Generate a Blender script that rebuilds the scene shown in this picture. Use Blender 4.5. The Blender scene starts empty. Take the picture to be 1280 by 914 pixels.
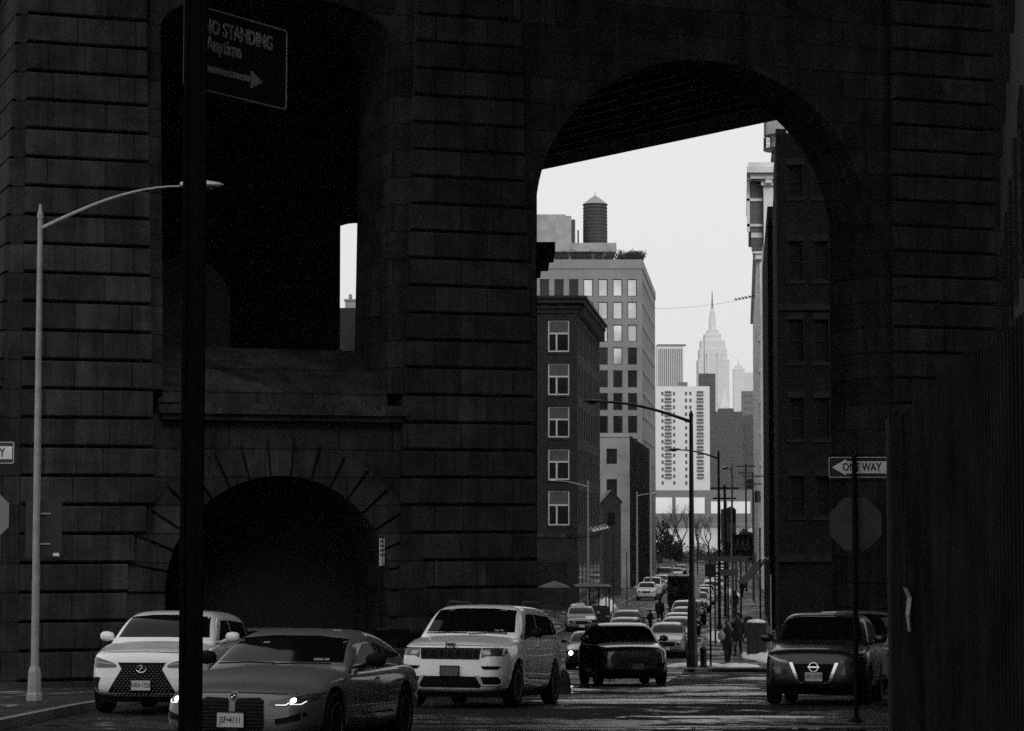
import bpy, bmesh, math, random
from mathutils import Vector, Matrix
from mathutils.bvhtree import BVHTree
random.seed(7)
sc = bpy.context.scene
col = sc.collection
R = math.radians

# ------------------------------------------------------------------ camera
F = 3000.0                      # focal length in pixels of the 1280 px wide photograph
TH = math.atan(185.0 / F)       # the lens looks slightly up
cam_d = bpy.data.cameras.new('camera'); cam = bpy.data.objects.new('camera', cam_d); col.objects.link(cam)
cam.location = (0, 0, 0); cam.rotation_euler = (R(90) + TH, 0, 0)
cam_d.sensor_width = 36.0; cam_d.lens = 36.0 * F / 1280.0
cam_d.clip_start = 0.5; cam_d.clip_end = 30000
sc.camera = cam
# ------------------------------------------------------------------ world, sun, exposure
SKY = 9.0
SUN_EL, SUN_RZ = 34, 14
w = bpy.data.worlds.new('World'); sc.world = w; w.use_nodes = True
nt = w.node_tree; nt.nodes.clear()
out = nt.nodes.new('ShaderNodeOutputWorld'); bg = nt.nodes.new('ShaderNodeBackground')
sky = nt.nodes.new('ShaderNodeTexSky'); sky.sky_type = 'NISHITA'; sky.sun_disc = False
sky.sun_elevation = R(SUN_EL); sky.sun_rotation = R(180 - SUN_RZ); sky.air_density = 2.0; sky.dust_density = 5.0
bw = nt.nodes.new('ShaderNodeRGBToBW'); mx = nt.nodes.new('ShaderNodeMix'); mx.data_type = 'RGBA'
mx.inputs[0].default_value = 0.88; mx.inputs[7].default_value = (SKY, SKY * .998, SKY * .995, 1)
nt.links.new(sky.outputs[0], bw.inputs[0]); nt.links.new(bw.outputs[0], mx.inputs[6])
nt.links.new(mx.outputs[2], bg.inputs[0]); bg.inputs[1].default_value = 0.1
nt.links.new(bg.outputs[0], out.inputs[0])
sd = bpy.data.lights.new('sun', 'SUN'); sd.energy = 1.2; sd.angle = R(20); sd.color = (1, .985, .97)
sun = bpy.data.objects.new('sun', sd); col.objects.link(sun)
sun.rotation_euler = (R(90 - SUN_EL), 0, R(SUN_RZ))
sc.view_settings.view_transform = 'Standard'; sc.view_settings.look = 'None'
sc.view_settings.exposure = 0.0; sc.view_settings.gamma = 1.0; sc.view_settings.use_curve_mapping = False
sc.cycles.use_denoising = False
sc.cycles.max_bounces = 6; sc.cycles.diffuse_bounces = 3; sc.cycles.glossy_bounces = 3
sc.cycles.volume_bounces = 2; sc.cycles.caustics_reflective = False; sc.cycles.caustics_refractive = False
sc.cycles.sample_clamp_indirect = 4

# ------------------------------------------------------------------ helpers
def lerp_table(T, x):
    if x <= T[0][0]: return T[0][1]
    for (a, b), (c, d) in zip(T, T[1:]):
        if x <= c: return b + (d - b) * (x - a) / (c - a)
    return T[-1][1]
GT = [(-80, -.9), (0, -1.65), (14, -2.12), (26, -2.62), (40, -3.22), (52, -3.9), (62, -4.42), (80, -5.4), (98, -6.25), (120, -6.6), (150, -6.95),
      (222, -8.0), (330, -8.9), (452, -9.5), (610, -9.9)]
def g(y): return lerp_table(GT, y)
def slope(y): return math.atan((g(y + 2) - g(y - 2)) / 4)
def C(y): return -6.3 + .096 * y                   # centre line of the street beyond the arch
def ray(px, py):
    u, v = (px - 640) / F, -(py - 457) / F
    return Vector((u, math.cos(TH) - v * math.sin(TH), math.sin(TH) + v * math.cos(TH)))
def at(px, py, Y):                                   # where a photo point lies on the plane at distance Y
    d = ray(px, py); return d * (Y / d.y)
def tag(o, label=None, cat=None, group=None, kind=None):
    if label: o['label'] = label
    if cat: o['category'] = cat
    if group: o['group'] = group
    if kind: o['kind'] = kind
    return o
def thing(name, label, cat, loc=(0, 0, 0), rz=0, group=None, rx=0):
    o = bpy.data.objects.new(name, None); col.objects.link(o)
    o.empty_display_size = .3
    o.location = loc; o.rotation_euler = (rx, 0, rz)
    return tag(o, label, cat, group)
def copy_tree(o, parent=None):
    c = o.copy(); col.objects.link(c); c.parent = parent
    for ch in [x for x in KIDS.get(o.name, [])]:
        k = copy_tree(ch, c)
    return c
KIDS = {}
def link(name, me, m, parent=None, smooth=None):
    if m is not None:
        me.materials.clear(); me.materials.append(m)
    o = bpy.data.objects.new(name, me); col.objects.link(o)
    if parent is not None:
        o.parent = parent; KIDS.setdefault(parent.name, []).append(o)
    if smooth:
        for p in me.polygons: p.use_smooth = True
        if smooth is not True:
            me.set_sharp_from_angle(angle=R(smooth))
    return o
class MB:
    def __init__(s): s.b = bmesh.new()
    def poly(s, pts):
        vs = [s.b.verts.new(p) for p in pts]
        try: return s.b.faces.new(vs)
        except Exception: return None
    def hexa(s, p):                                   # p: 8 points, bottom ring then top ring
        v = [s.b.verts.new(q) for q in p]
        for f in ((3, 2, 1, 0), (4, 5, 6, 7), (0, 1, 5, 4), (1, 2, 6, 5), (2, 3, 7, 6), (3, 0, 4, 7)):
            s.b.faces.new([v[i] for i in f])
        return v
    def box(s, x0, x1, y0, y1, z0, z1, M=None):
        p = [(x0, y0, z0), (x1, y0, z0), (x1, y1, z0), (x0, y1, z0), (x0, y0, z1), (x1, y0, z1), (x1, y1, z1), (x0, y1, z1)]
        if M is not None: p = [M @ Vector(q) for q in p]
        return s.hexa(p)
    def obox(s, P, u, n, a0, a1, d0, d1, z0, z1):      # box in a face frame: u along, n inward
        q = []
        for z in (z0, z1):
            for a, d in ((a0, d0), (a1, d0), (a1, d1), (a0, d1)):
                q.append((P[0] + u[0] * a + n[0] * d, P[1] + u[1] * a + n[1] * d, z))
        return s.hexa(q)
    def prism(s, pts, z0, z1):
        b = [s.b.verts.new((x, y, z0)) for x, y in pts]; t = [s.b.verts.new((x, y, z1)) for x, y in pts]
        n = len(pts)
        s.b.faces.new(b[::-1]); s.b.faces.new(t)
        for i in range(n): s.b.faces.new((b[i], b[(i + 1) % n], t[(i + 1) % n], t[i]))
    def plate(s, pts, y0, y1):                         # outline in x,z with thickness in y
        b = [s.b.verts.new((x, y0, z)) for x, z in pts]; t = [s.b.verts.new((x, y1, z)) for x, z in pts]
        n = len(pts)
        s.b.faces.new(b); s.b.faces.new(t[::-1])
        for i in range(n): s.b.faces.new((b[(i + 1) % n], b[i], t[i], t[(i + 1) % n]))
    def loft(s, rings, caps=True):
        vr = [[s.b.verts.new(p) for p in r] for r in rings]
        n = len(vr[0])
        for a, b in zip(vr, vr[1:]):
            for i in range(n): s.b.faces.new((a[i], a[(i + 1) % n], b[(i + 1) % n], b[i]))
        if caps:
            s.b.faces.new(vr[0][::-1]); s.b.faces.new(vr[-1])
        return vr
    def tube(s, pts, r, n=10, caps=True):
        pts = [Vector(p) for p in pts]
        rs = r if isinstance(r, (list, tuple)) else [r] * len(pts)
        rings = []; ref = None
        for i, p in enumerate(pts):
            d = (pts[min(i + 1, len(pts) - 1)] - pts[max(i - 1, 0)]).normalized()
            if ref is None: ref = Vector((1, 0, 0)) if abs(d.x) < .8 else Vector((0, 1, 0))
            a = (ref - d * ref.dot(d)).normalized(); b = d.cross(a); ref = a
            rings.append([p + (a * math.cos(2 * math.pi * k / n) + b * math.sin(2 * math.pi * k / n)) * rs[i] for k in range(n)])
        s.loft(rings, caps)
    def lathe(s, prof, n=24, M=None, phase=0):          # prof: (r, z) from bottom to top
        rings = []
        for r, z in prof:
            q = [Vector((max(r, 1e-4) * math.cos(2 * math.pi * k / n + phase), max(r, 1e-4) * math.sin(2 * math.pi * k / n + phase), z)) for k in range(n)]
            if M is not None: q = [M @ p for p in q]
            rings.append(q)
        s.loft(rings, True)
    def ball(s, c, r, u=12, v=8, sc_=(1, 1, 1)):
        rings = []
        for j in range(1, v):
            t = math.pi * j / v
            rings.append([(c[0] + r * sc_[0] * math.sin(t) * math.cos(2 * math.pi * k / u), c[1] + r * sc_[1] * math.sin(t) * math.sin(2 * math.pi * k / u), c[2] - r * sc_[2] * math.cos(t)) for k in range(u)])
        s.loft(rings, True)
    def mesh(s, name='m'):
        bmesh.ops.recalc_face_normals(s.b, faces=s.b.faces)
        me = bpy.data.meshes.new(name); s.b.to_mesh(me); s.b.free(); return me
    def build(s, name, m, parent=None, smooth=None):
        return link(name, s.mesh(name), m, parent, smooth)
def bevelled(o, wdt, seg=2):
    md = o.modifiers.new('bevel', 'BEVEL'); md.width = wdt; md.segments = seg; md.limit_method = 'ANGLE'; return o
def evaluated(o):
    dg = bpy.context.evaluated_depsgraph_get(); dg.update()
    return bpy.data.meshes.new_from_object(o.evaluated_get(dg))
def text(name, s, size, m, parent, loc, rot=(R(90), 0, 0), ext=.002, bold=0.0, sx=1.0, align='CENTER'):
    cu = bpy.data.curves.new('t', 'FONT'); cu.body = s; cu.size = size; cu.extrude = ext; cu.offset = bold
    cu.align_x = align; cu.align_y = 'CENTER'; cu.resolution_u = 3
    t = bpy.data.objects.new('t', cu); col.objects.link(t)
    me = evaluated(t); bpy.data.objects.remove(t)
    M = Matrix.Translation(loc) @ (Matrix.Rotation(rot[2], 4, 'Z') @ Matrix.Rotation(rot[1], 4, 'Y') @ Matrix.Rotation(rot[0], 4, 'X')) @ Matrix.Diagonal((sx, 1, 1, 1))
    me.transform(M)
    return link(name, me, m, parent)

# ------------------------------------------------------------------ materials (black-and-white photograph: neutral greys)
def grey(v, k=1.0): return (v, v * .998, v * 1.003, 1)
def mat(name, v, rough=.6, metal=0, var=.25, scale=3.0, coat=0, bump=0, bscale=40, emit=0, spec=.5, coatr=.05, detail=5):
    m = bpy.data.materials.new(name); m.use_nodes = True
    n = m.node_tree; p = n.nodes['Principled BSDF']
    p.inputs['Roughness'].default_value = rough; p.inputs['Metallic'].default_value = metal
    p.inputs['Specular IOR Level'].default_value = spec
    p.inputs['Coat Weight'].default_value = coat; p.inputs['Coat Roughness'].default_value = coatr
    tc = n.nodes.new('ShaderNodeTexCoord')
    no = n.nodes.new('ShaderNodeTexNoise'); no.inputs['Scale'].default_value = scale; no.inputs['Detail'].default_value = detail
    n.links.new(tc.outputs['Object'], no.inputs['Vector'])
    cr = n.nodes.new('ShaderNodeMapRange'); cr.inputs[1].default_value = .3; cr.inputs[2].default_value = .7
    cr.inputs[3].default_value = v * (1 - var); cr.inputs[4].default_value = v * (1 + var)
    n.links.new(no.outputs[0], cr.inputs[0]); n.links.new(cr.outputs[0], p.inputs['Base Color'])
    if bump:
        n2 = n.nodes.new('ShaderNodeTexNoise'); n2.inputs['Scale'].default_value = bscale; n2.inputs['Detail'].default_value = 4
        n.links.new(tc.outputs['Object'], n2.inputs['Vector'])
        b = n.nodes.new('ShaderNodeBump'); b.inputs['Strength'].default_value = bump; b.inputs['Distance'].default_value = .02
        n.links.new(n2.outputs[0], b.inputs['Height']); n.links.new(b.outputs[0], p.inputs['Normal'])
    if emit:
        p.inputs['Emission Color'].default_value = (1, 1, 1, 1); p.inputs['Emission Strength'].default_value = emit
    return m
def masonry(name, v, bw_, bh, mortar=.02, mv=.3, var=.35, zoff=0, rough=.85, bump=.6, noise=1.4, mix2=.4, spec=.25, streak=0):
    """stone or brick: block-to-block variation, mortar lines, mottling and soot, in object space"""
    m = bpy.data.materials.new(name); m.use_nodes = True
    n = m.node_tree; p = n.nodes['Principled BSDF']; p.inputs['Roughness'].default_value = rough; p.inputs['Specular IOR Level'].default_value = spec
    tc = n.nodes.new('ShaderNodeTexCoord'); sx = n.nodes.new('ShaderNodeSeparateXYZ'); n.links.new(tc.outputs['Object'], sx.inputs[0])
    ad = n.nodes.new('ShaderNodeMath'); ad.operation = 'ADD'; n.links.new(sx.outputs[0], ad.inputs[0]); n.links.new(sx.outputs[1], ad.inputs[1])
    az = n.nodes.new('ShaderNodeMath'); az.operation = 'SUBTRACT'; n.links.new(sx.outputs[2], az.inputs[0]); az.inputs[1].default_value = zoff
    cx = n.nodes.new('ShaderNodeCombineXYZ'); n.links.new(ad.outputs[0], cx.inputs[0]); n.links.new(az.outputs[0], cx.inputs[1])
    br = n.nodes.new('ShaderNodeTexBrick'); n.links.new(cx.outputs[0], br.inputs['Vector'])
    br.inputs['Scale'].default_value = 1; br.inputs['Brick Width'].default_value = bw_; br.inputs['Row Height'].default_value = bh
    br.inputs['Mortar Size'].default_value = mortar; br.inputs['Mortar Smooth'].default_value = .3
    br.inputs['Color1'].default_value = grey(v * (1 - var)); br.inputs['Color2'].default_value = grey(v * (1 + var)); br.inputs['Mortar'].default_value = grey(v * mv)
    no = n.nodes.new('ShaderNodeTexNoise'); no.inputs['Scale'].default_value = noise; no.inputs['Detail'].default_value = 8; no.inputs['Roughness'].default_value = .65
    n.links.new(tc.outputs['Object'], no.inputs['Vector'])
    mr = n.nodes.new('ShaderNodeMapRange'); mr.inputs[1].default_value = .3; mr.inputs[2].default_value = .7; mr.inputs[3].default_value = 1 - mix2; mr.inputs[4].default_value = 1 + mix2
    n.links.new(no.outputs[0], mr.inputs[0])
    n3 = n.nodes.new('ShaderNodeTexNoise'); n3.inputs['Scale'].default_value = 28; n3.inputs['Detail'].default_value = 5
    n.links.new(tc.outputs['Object'], n3.inputs['Vector'])
    m3 = n.nodes.new('ShaderNodeMapRange'); m3.inputs[1].default_value = .3; m3.inputs[2].default_value = .7; m3.inputs[3].default_value = .6; m3.inputs[4].default_value = 1.4
    n.links.new(n3.outputs[0], m3.inputs[0])
    mu0 = n.nodes.new('ShaderNodeMath'); mu0.operation = 'MULTIPLY'; n.links.new(mr.outputs[0], mu0.inputs[0]); n.links.new(m3.outputs[0], mu0.inputs[1])
    if streak:
        mp = n.nodes.new('ShaderNodeMapping'); mp.inputs['Scale'].default_value = (1.6, 1.6, .12); n.links.new(tc.outputs['Object'], mp.inputs[0])
        ns_ = n.nodes.new('ShaderNodeTexNoise'); ns_.inputs['Scale'].default_value = 1.3; ns_.inputs['Detail'].default_value = 7; ns_.inputs['Roughness'].default_value = .7; n.links.new(mp.outputs[0], ns_.inputs['Vector'])
        ms_ = n.nodes.new('ShaderNodeMapRange'); ms_.inputs[1].default_value = .35; ms_.inputs[2].default_value = .65; ms_.inputs[3].default_value = 1 - streak; ms_.inputs[4].default_value = 1 + streak * .6
        n.links.new(ns_.outputs[0], ms_.inputs[0]); mq = n.nodes.new('ShaderNodeMath'); mq.operation = 'MULTIPLY'; n.links.new(mu0.outputs[0], mq.inputs[0]); n.links.new(ms_.outputs[0], mq.inputs[1]); mu0 = mq
    mu = n.nodes.new('ShaderNodeVectorMath'); mu.operation = 'SCALE'; n.links.new(br.outputs[0], mu.inputs[0]); n.links.new(mu0.outputs[0], mu.inputs['Scale'])
    n.links.new(mu.outputs[0], p.inputs['Base Color'])
    b = n.nodes.new('ShaderNodeBump'); b.inputs['Strength'].default_value = bump; b.inputs['Distance'].default_value = .03
    s2 = n.nodes.new('ShaderNodeMath'); s2.operation = 'SUBTRACT'; n.links.new(n3.outputs[0], s2.inputs[0]); n.links.new(br.outputs['Fac'], s2.inputs[1])
    n.links.new(s2.outputs[0], b.inputs['Height']); n.links.new(b.outputs[0], p.inputs['Normal'])
    return m
def wet(name, dry, wetv, r0, r1, scale, lo=.42, hi=.6, snow=0, snow_lo=.62):
    """asphalt or flagstone with puddled wet areas (smooth) and trodden snow"""
    m = bpy.data.materials.new(name); m.use_nodes = True
    n = m.node_tree; p = n.nodes['Principled BSDF']
    tc = n.nodes.new('ShaderNodeTexCoord')
    no = n.nodes.new('ShaderNodeTexNoise'); no.inputs['Scale'].default_value = scale; no.inputs['Detail'].default_value = 7; no.inputs['Roughness'].default_value = .6
    n.links.new(tc.outputs['Object'], no.inputs['Vector'])
    nb = n.nodes.new('ShaderNodeTexNoise'); nb.inputs['Scale'].default_value = scale * 5; nb.inputs['Detail'].default_value = 8; nb.inputs['Roughness'].default_value = .7; n.links.new(tc.outputs['Object'], nb.inputs['Vector'])
    mxn = n.nodes.new('ShaderNodeMix'); mxn.inputs['Factor'].default_value = .45; n.links.new(no.outputs[0], mxn.inputs['A']); n.links.new(nb.outputs[0], mxn.inputs['B'])
    mr = n.nodes.new('ShaderNodeMapRange'); mr.inputs[1].default_value = lo; mr.inputs[2].default_value = hi; n.links.new(mxn.outputs[0], mr.inputs[0])
    fi = n.nodes.new('ShaderNodeTexNoise'); fi.inputs['Scale'].default_value = 14; fi.inputs['Detail'].default_value = 6; n.links.new(tc.outputs['Object'], fi.inputs['Vector'])
    f2 = n.nodes.new('ShaderNodeMapRange'); f2.inputs[1].default_value = .3; f2.inputs[2].default_value = .7; f2.inputs[3].default_value = .6; f2.inputs[4].default_value = 1.4
    n.links.new(fi.outputs[0], f2.inputs[0])
    c = n.nodes.new('ShaderNodeMapRange'); c.inputs[3].default_value = dry; c.inputs[4].default_value = wetv; n.links.new(mr.outputs[0], c.inputs[0])
    mm = n.nodes.new('ShaderNodeMath'); mm.operation = 'MULTIPLY'; n.links.new(c.outputs[0], mm.inputs[0]); n.links.new(f2.outputs[0], mm.inputs[1])
    rr = n.nodes.new('ShaderNodeMapRange'); rr.inputs[3].default_value = r0; rr.inputs[4].default_value = r1; n.links.new(mr.outputs[0], rr.inputs[0])
    sp_ = n.nodes.new('ShaderNodeMapRange'); sp_.inputs[3].default_value = .06; sp_.inputs[4].default_value = .5; n.links.new(mr.outputs[0], sp_.inputs[0]); n.links.new(sp_.outputs[0], p.inputs['Specular IOR Level'])
    colo = mm.outputs[0]; ro = rr.outputs[0]
    if snow:
        mp = n.nodes.new('ShaderNodeMapping'); mp.inputs['Scale'].default_value = (1.0, .22, 1); mp.inputs['Rotation'].default_value = (0, 0, R(5.5))
        n.links.new(tc.outputs['Object'], mp.inputs[0])
        s1 = n.nodes.new('ShaderNodeTexNoise'); s1.inputs['Scale'].default_value = 1.1; s1.inputs['Detail'].default_value = 8; s1.inputs['Roughness'].default_value = .7
        n.links.new(mp.outputs[0], s1.inputs['Vector'])
        s2 = n.nodes.new('ShaderNodeMapRange'); s2.inputs[1].default_value = snow_lo; s2.inputs[2].default_value = snow_lo + .06; n.links.new(s1.outputs[0], s2.inputs[0])
        a = n.nodes.new('ShaderNodeMix'); a.inputs['B'].default_value = snow; n.links.new(s2.outputs[0], a.inputs['Factor']); n.links.new(colo, a.inputs['A'])
        b2 = n.nodes.new('ShaderNodeMix'); b2.inputs['B'].default_value = .8; n.links.new(s2.outputs[0], b2.inputs['Factor']); n.links.new(ro, b2.inputs['A'])
        colo, ro = a.outputs[0], b2.outputs[0]
    n.links.new(colo, p.inputs['Base Color']); n.links.new(ro, p.inputs['Roughness'])
    b = n.nodes.new('ShaderNodeBump'); b.inputs['Strength'].default_value = .35; b.inputs['Distance'].default_value = .012
    n.links.new(fi.outputs[0], b.inputs['Height']); n.links.new(b.outputs[0], p.inputs['Normal'])
    return m
M = {}
M['stone'] = masonry('sooty_granite', .032, 1.35, .67, .018, .5, .28, spec=.06, streak=.45, zoff=11.58 - .67 * 30, bump=.9, mix2=.45)
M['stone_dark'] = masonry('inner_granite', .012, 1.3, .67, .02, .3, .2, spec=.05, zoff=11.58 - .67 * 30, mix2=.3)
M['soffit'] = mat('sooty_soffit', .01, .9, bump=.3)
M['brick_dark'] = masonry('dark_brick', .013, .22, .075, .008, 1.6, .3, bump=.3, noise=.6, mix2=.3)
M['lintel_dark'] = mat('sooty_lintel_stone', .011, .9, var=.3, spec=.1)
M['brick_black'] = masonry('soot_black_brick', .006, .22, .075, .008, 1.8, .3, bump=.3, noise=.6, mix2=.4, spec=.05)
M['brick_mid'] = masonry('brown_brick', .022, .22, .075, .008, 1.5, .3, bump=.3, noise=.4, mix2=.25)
M['blind'] = mat('drawn_blind', .055, .8, var=.3, scale=1.5)
M['concrete'] = mat('pale_concrete', .30, .85, var=.18, scale=.8, bump=.2)
M['concrete_grid'] = masonry('precast_concrete', .23, 2.4, 1.7, .02, .7, .05, bump=.15, noise=.3, mix2=.12)
M['stucco'] = mat('stained_stucco', .30, .9, var=.25, scale=.5, detail=8)
M['pale_stone'] = mat('pale_stone_facade', .62, .8, var=.15, scale=.7)
M['win_white'] = mat('white_window_paint', .4, .5, var=.1)
M['win_dark'] = mat('dark_window_frame', .03, .5, var=.1)
M['pane'] = mat('window_glass', .012, .08, 0, var=.4, scale=.3, spec=.3)
M['pane_mirror'] = mat('sky_bright_window_glass', .58, .07, .95, var=.4, scale=.25, spec=.6)
M['asphalt'] = wet('wet_asphalt', .014, .008, .85, .2, .3, .50, .56)
M['street'] = wet('wet_street_asphalt', .014, .008, .75, .25, .5, .47, .56, snow=.2, snow_lo=.58)
M['pave'] = wet('wet_paving', .02, .012, .75, .28, .5, .46, .58, snow=.25, snow_lo=.57)
M['kerb'] = mat('granite_kerb', .14, .7, bump=.3)
M['snow'] = mat('trodden_snow', .72, .7, var=.18, scale=3, bump=.8, bscale=9)
M['steel_grey'] = mat('galvanised_steel', .25, .5, .1, var=.2, scale=6)
M['steel_pale'] = mat('pale_painted_steel', .42, .5, .2, var=.15)
M['steel_dark'] = mat('dark_painted_steel', .007, .6, .0, var=.2)
M['post_black'] = mat('green_black_post_paint', .003, .8, 0, spec=.1, var=.3, scale=20, bump=.3, bscale=60)
M['rust'] = mat('rusty_tank_wood', .045, .8, var=.3, scale=4)
M['fence'] = mat('corrugated_hoarding_paint', .008, .8, 0, var=.7, scale=1.2, bump=.4, detail=9, spec=.02)
M['black'] = mat('black_plastic', .006, .8, spec=.12, var=.1)
M['rubber'] = mat('tyre_rubber', .008, .9, spec=.1, var=.2, bump=.3)
M['alloy'] = mat('alloy_rim', .12, .35, .8, var=.1)
M['chrome'] = mat('chrome_trim', .75, .12, 1.0, var=.05)
M['glass'] = mat('car_glass', .004, .05, 0, var=.2, spec=.16)
M['side_glass'] = mat('tinted_side_glass', .004, .15, 0, var=.2, spec=.03)
M['lamp_glass'] = mat('headlight_lens', .05, .08, .2, var=.3, spec=.8)
M['lit'] = mat('lit_headlight', .9, .3, emit=6)
M['lit_soft'] = mat('lit_running_light', .9, .3, emit=1.1)
M['plate'] = mat('licence_plate_face', .42, .5, var=.12, scale=30)
M['plate_dark'] = mat('grimy_licence_plate', .07, .5, var=.3, scale=30)
M['ink'] = mat('dark_lettering', .015, .5, var=.1)
M['sign_white'] = mat('reflective_white_sheeting', .62, .5, var=.12, scale=8)
M['sign_dim'] = mat('faded_white_sheeting', .17, .5, var=.2, scale=30)
M['sign_near'] = mat('weathered_white_sheeting', .5, .5, var=.25, scale=30)
M['sign_red'] = mat('dull_red_sheeting_in_grey', .012, .5, var=.2)
M['sign_back'] = mat('bare_aluminium_sign_back', .07, .45, .5, var=.2, scale=5)
M['water'] = mat('river_water', .3, .28, 0, var=.12, scale=.01, bump=.3, bscale=.3)
M['bark'] = mat('winter_bark', .018, .9, var=.3, scale=5)
M['evergreen'] = mat('dark_evergreen_leaves', .012, .9, var=.4, scale=.6)
M['coat'] = mat('black_coat_cloth', .004, .9, var=.3, scale=12)
M['trouser'] = mat('dark_trouser_cloth', .006, .9, var=.3, scale=12)
M['skin'] = mat('skin', .16, .6, var=.1)
M['hair'] = mat('dark_hair', .015, .7, var=.3, scale=30)
M['bag'] = mat('pale_carrier_bag', .3, .6, var=.15)
M['white_wall'] = mat('bright_white_cladding', .8, .7, var=.08, scale=.05)
M['far_dark'] = masonry('far_brown_brick', .06, 5, 3.2, .8, .8, .12, bump=0, noise=.02, mix2=.12)
M['far_grey'] = mat('far_grey_concrete', .13, .9, var=.1, scale=.02)
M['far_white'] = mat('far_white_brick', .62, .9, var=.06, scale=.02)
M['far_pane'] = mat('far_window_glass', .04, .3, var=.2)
M['far_lime'] = masonry('hazy_limestone_tower_face', .66, 3.2, 12, .7, .82, .02, bump=0, noise=.01, mix2=.06)  # extra pale base colour standing in for most of the distant haze
M['awning'] = mat('canvas_awning', .05, .8, var=.15)
def paint(name, v, rough=.35, coat=1.0, metal=0.0): return mat(name, v, rough, metal, var=.04, scale=2, coat=coat, spec=.5)
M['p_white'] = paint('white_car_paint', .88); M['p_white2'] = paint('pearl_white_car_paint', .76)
M['p_grey'] = paint('grey_metallic_car_paint', .10, .45, .6, .1); M['p_black'] = paint('black_car_paint', .006, .35, .35); M['p_gloss'] = paint('glossy_black_car_paint', .006, .3, 1)
M['p_dark'] = paint('dark_grey_car_paint', .025, .35, 1); M['p_far_white'] = paint('shaded_white_car_paint', .42); M['p_silver'] = paint('silver_car_paint', .17, .35, 1, .3)  # far white darkened to stand in for shade on the car fronts
M['p_yellow'] = paint('yellow_taxi_paint_in_grey', .12); M['p_mid'] = paint('mid_grey_car_paint', .05, .35, 1, .1)

# ------------------------------------------------------------------ ground, street, water
def strip(name, ys, xl, xr, m, dz=.0, thick=None, kind='structure', nx=1):
    mb = MB(); rows = []
    for y in ys:
        a, b = xl(y), xr(y)
        rows.append([(a + (b - a) * i / nx, y, g(y) + dz) for i in range(nx + 1)])
    vr = [[mb.b.verts.new(p) for p in r] for r in rows]
    for r0, r1 in zip(vr, vr[1:]):
        for i in range(nx): mb.b.faces.new((r0[i], r0[i + 1], r1[i + 1], r1[i]))
    if thick:
        geo = bmesh.ops.extrude_face_region(mb.b, geom=list(mb.b.faces))
        bmesh.ops.translate(mb.b, verts=[v for v in geo['geom'] if isinstance(v, bmesh.types.BMVert)], vec=(0, 0, -thick))
    return tag(mb.build(name, m), kind=kind)
YS = sorted(set([-80] + list(range(-60, 64, 4)) + list(range(64, 160, 4)) + list(range(160, 620, 15)) + [t[0] for t in GT if t[0] <= 610]))
strip('ground', YS, lambda y: -420, lambda y: 420, M['asphalt'], nx=8)
SY = [y for y in YS if 66 <= y <= 470]
strip('road', SY, lambda y: C(y) - 4.1, lambda y: C(y) + 4.1, M['street'], .004)
SY2 = [y for y in YS if 84 <= y <= 452]
strip('pavement', SY2, lambda y: C(y) - 9.2, lambda y: C(y) - 4.25, M['pave'], .13, .25)
SY3 = [y for y in YS if 88 <= y <= 452]
strip('pavement', SY3, lambda y: C(y) + 4.25, lambda y: C(y) + 8.6, M['pave'], .13, .25)
strip('kerb', SY2, lambda y: C(y) - 4.25, lambda y: C(y) - 4.1, M['kerb'], .135, .25)
strip('kerb', SY3, lambda y: C(y) + 4.1, lambda y: C(y) + 4.25, M['kerb'], .135, .25)
NY = [30, 34, 38, 42, 46, 50, 54]
strip('pavement', NY, lambda y: -16, lambda y: -7.0, M['pave'], .13, .25)
strip('kerb', NY, lambda y: -7.0, lambda y: -6.85, M['kerb'], .135, .25)
mb = MB(); mb.poly([(-6000, 600, -12), (6000, 600, -12), (6000, 2002, -12), (-6000, 2002, -12)]); tag(mb.build('water', M['water']), kind='structure')
mb = MB(); mb.box(-420, 420, 600, 611, -16, -9.9); tag(mb.build('embankment', M['kerb']), kind='structure')
mb = MB(); mb.box(-7000, 7000, 2000, 14000, -16, -7.3); tag(mb.build('far_shore', M['far_grey']), kind='structure')
# worn markings and old snow
def patch_marking(name, x0, x1, y0, y1, m, jag=.08, n=24, dz=.006, kind='structure'):
    mb = MB(); vs = []
    for i in range(n + 1):
        x = x0 + (x1 - x0) * i / n
        a, b = y0 + random.uniform(-jag, jag), y1 + random.uniform(-jag, jag)
        vs.append((mb.b.verts.new((x, a, g(a) + dz)), mb.b.verts.new((x, b, g(b) + dz))))
    for (a, b), (c, d) in zip(vs, vs[1:]): mb.b.faces.new((a, c, d, b))
    return tag(mb.build(name, m), kind=kind)
M['puddle'] = mat('standing_water', .008, .09, 0, var=.2, bump=.12, bscale=6, spec=.5)
for (x0, x1, y0, y1) in ((-.9, 1.6, 32.1, 32.35), (1.9, 4.3, 32.4, 32.75), (4.4, 6.3, 32.0, 32.3), (2.2, 5.4, 44.6, 45.2), (1.0, 2.8, 46.6, 47.0), (5.6, 7.6, 46.2, 46.9), (-.2, 1.1, 43.0, 43.3), (3.2, 5.0, 50.3, 51.0), (1.2, 2.6, 53.5, 54.6), (4.9, 6.4, 56.6, 57.5), (.6, 2.0, 60, 62), (1.7, 2.9, 36.4, 36.7), (2.4, 4.0, 70, 74)):
    patch_marking('puddle', x0, x1, y0, y1, M['puddle'], (y1 - y0) * .4, 18, .009, 'stuff')
M['worn'] = wet('worn_road_paint', .10, .02, .5, .3, 2.2, .38, .55)
patch_marking('road_marking', -1.5, 7.2, 33.0, 33.5, M['worn'])
patch_marking('road_marking', -.6, 8.0, 48.2, 48.7, M['worn'])
patch_marking('road_marking', -.6, 8.0, 51.4, 51.9, M['worn'])
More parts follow.
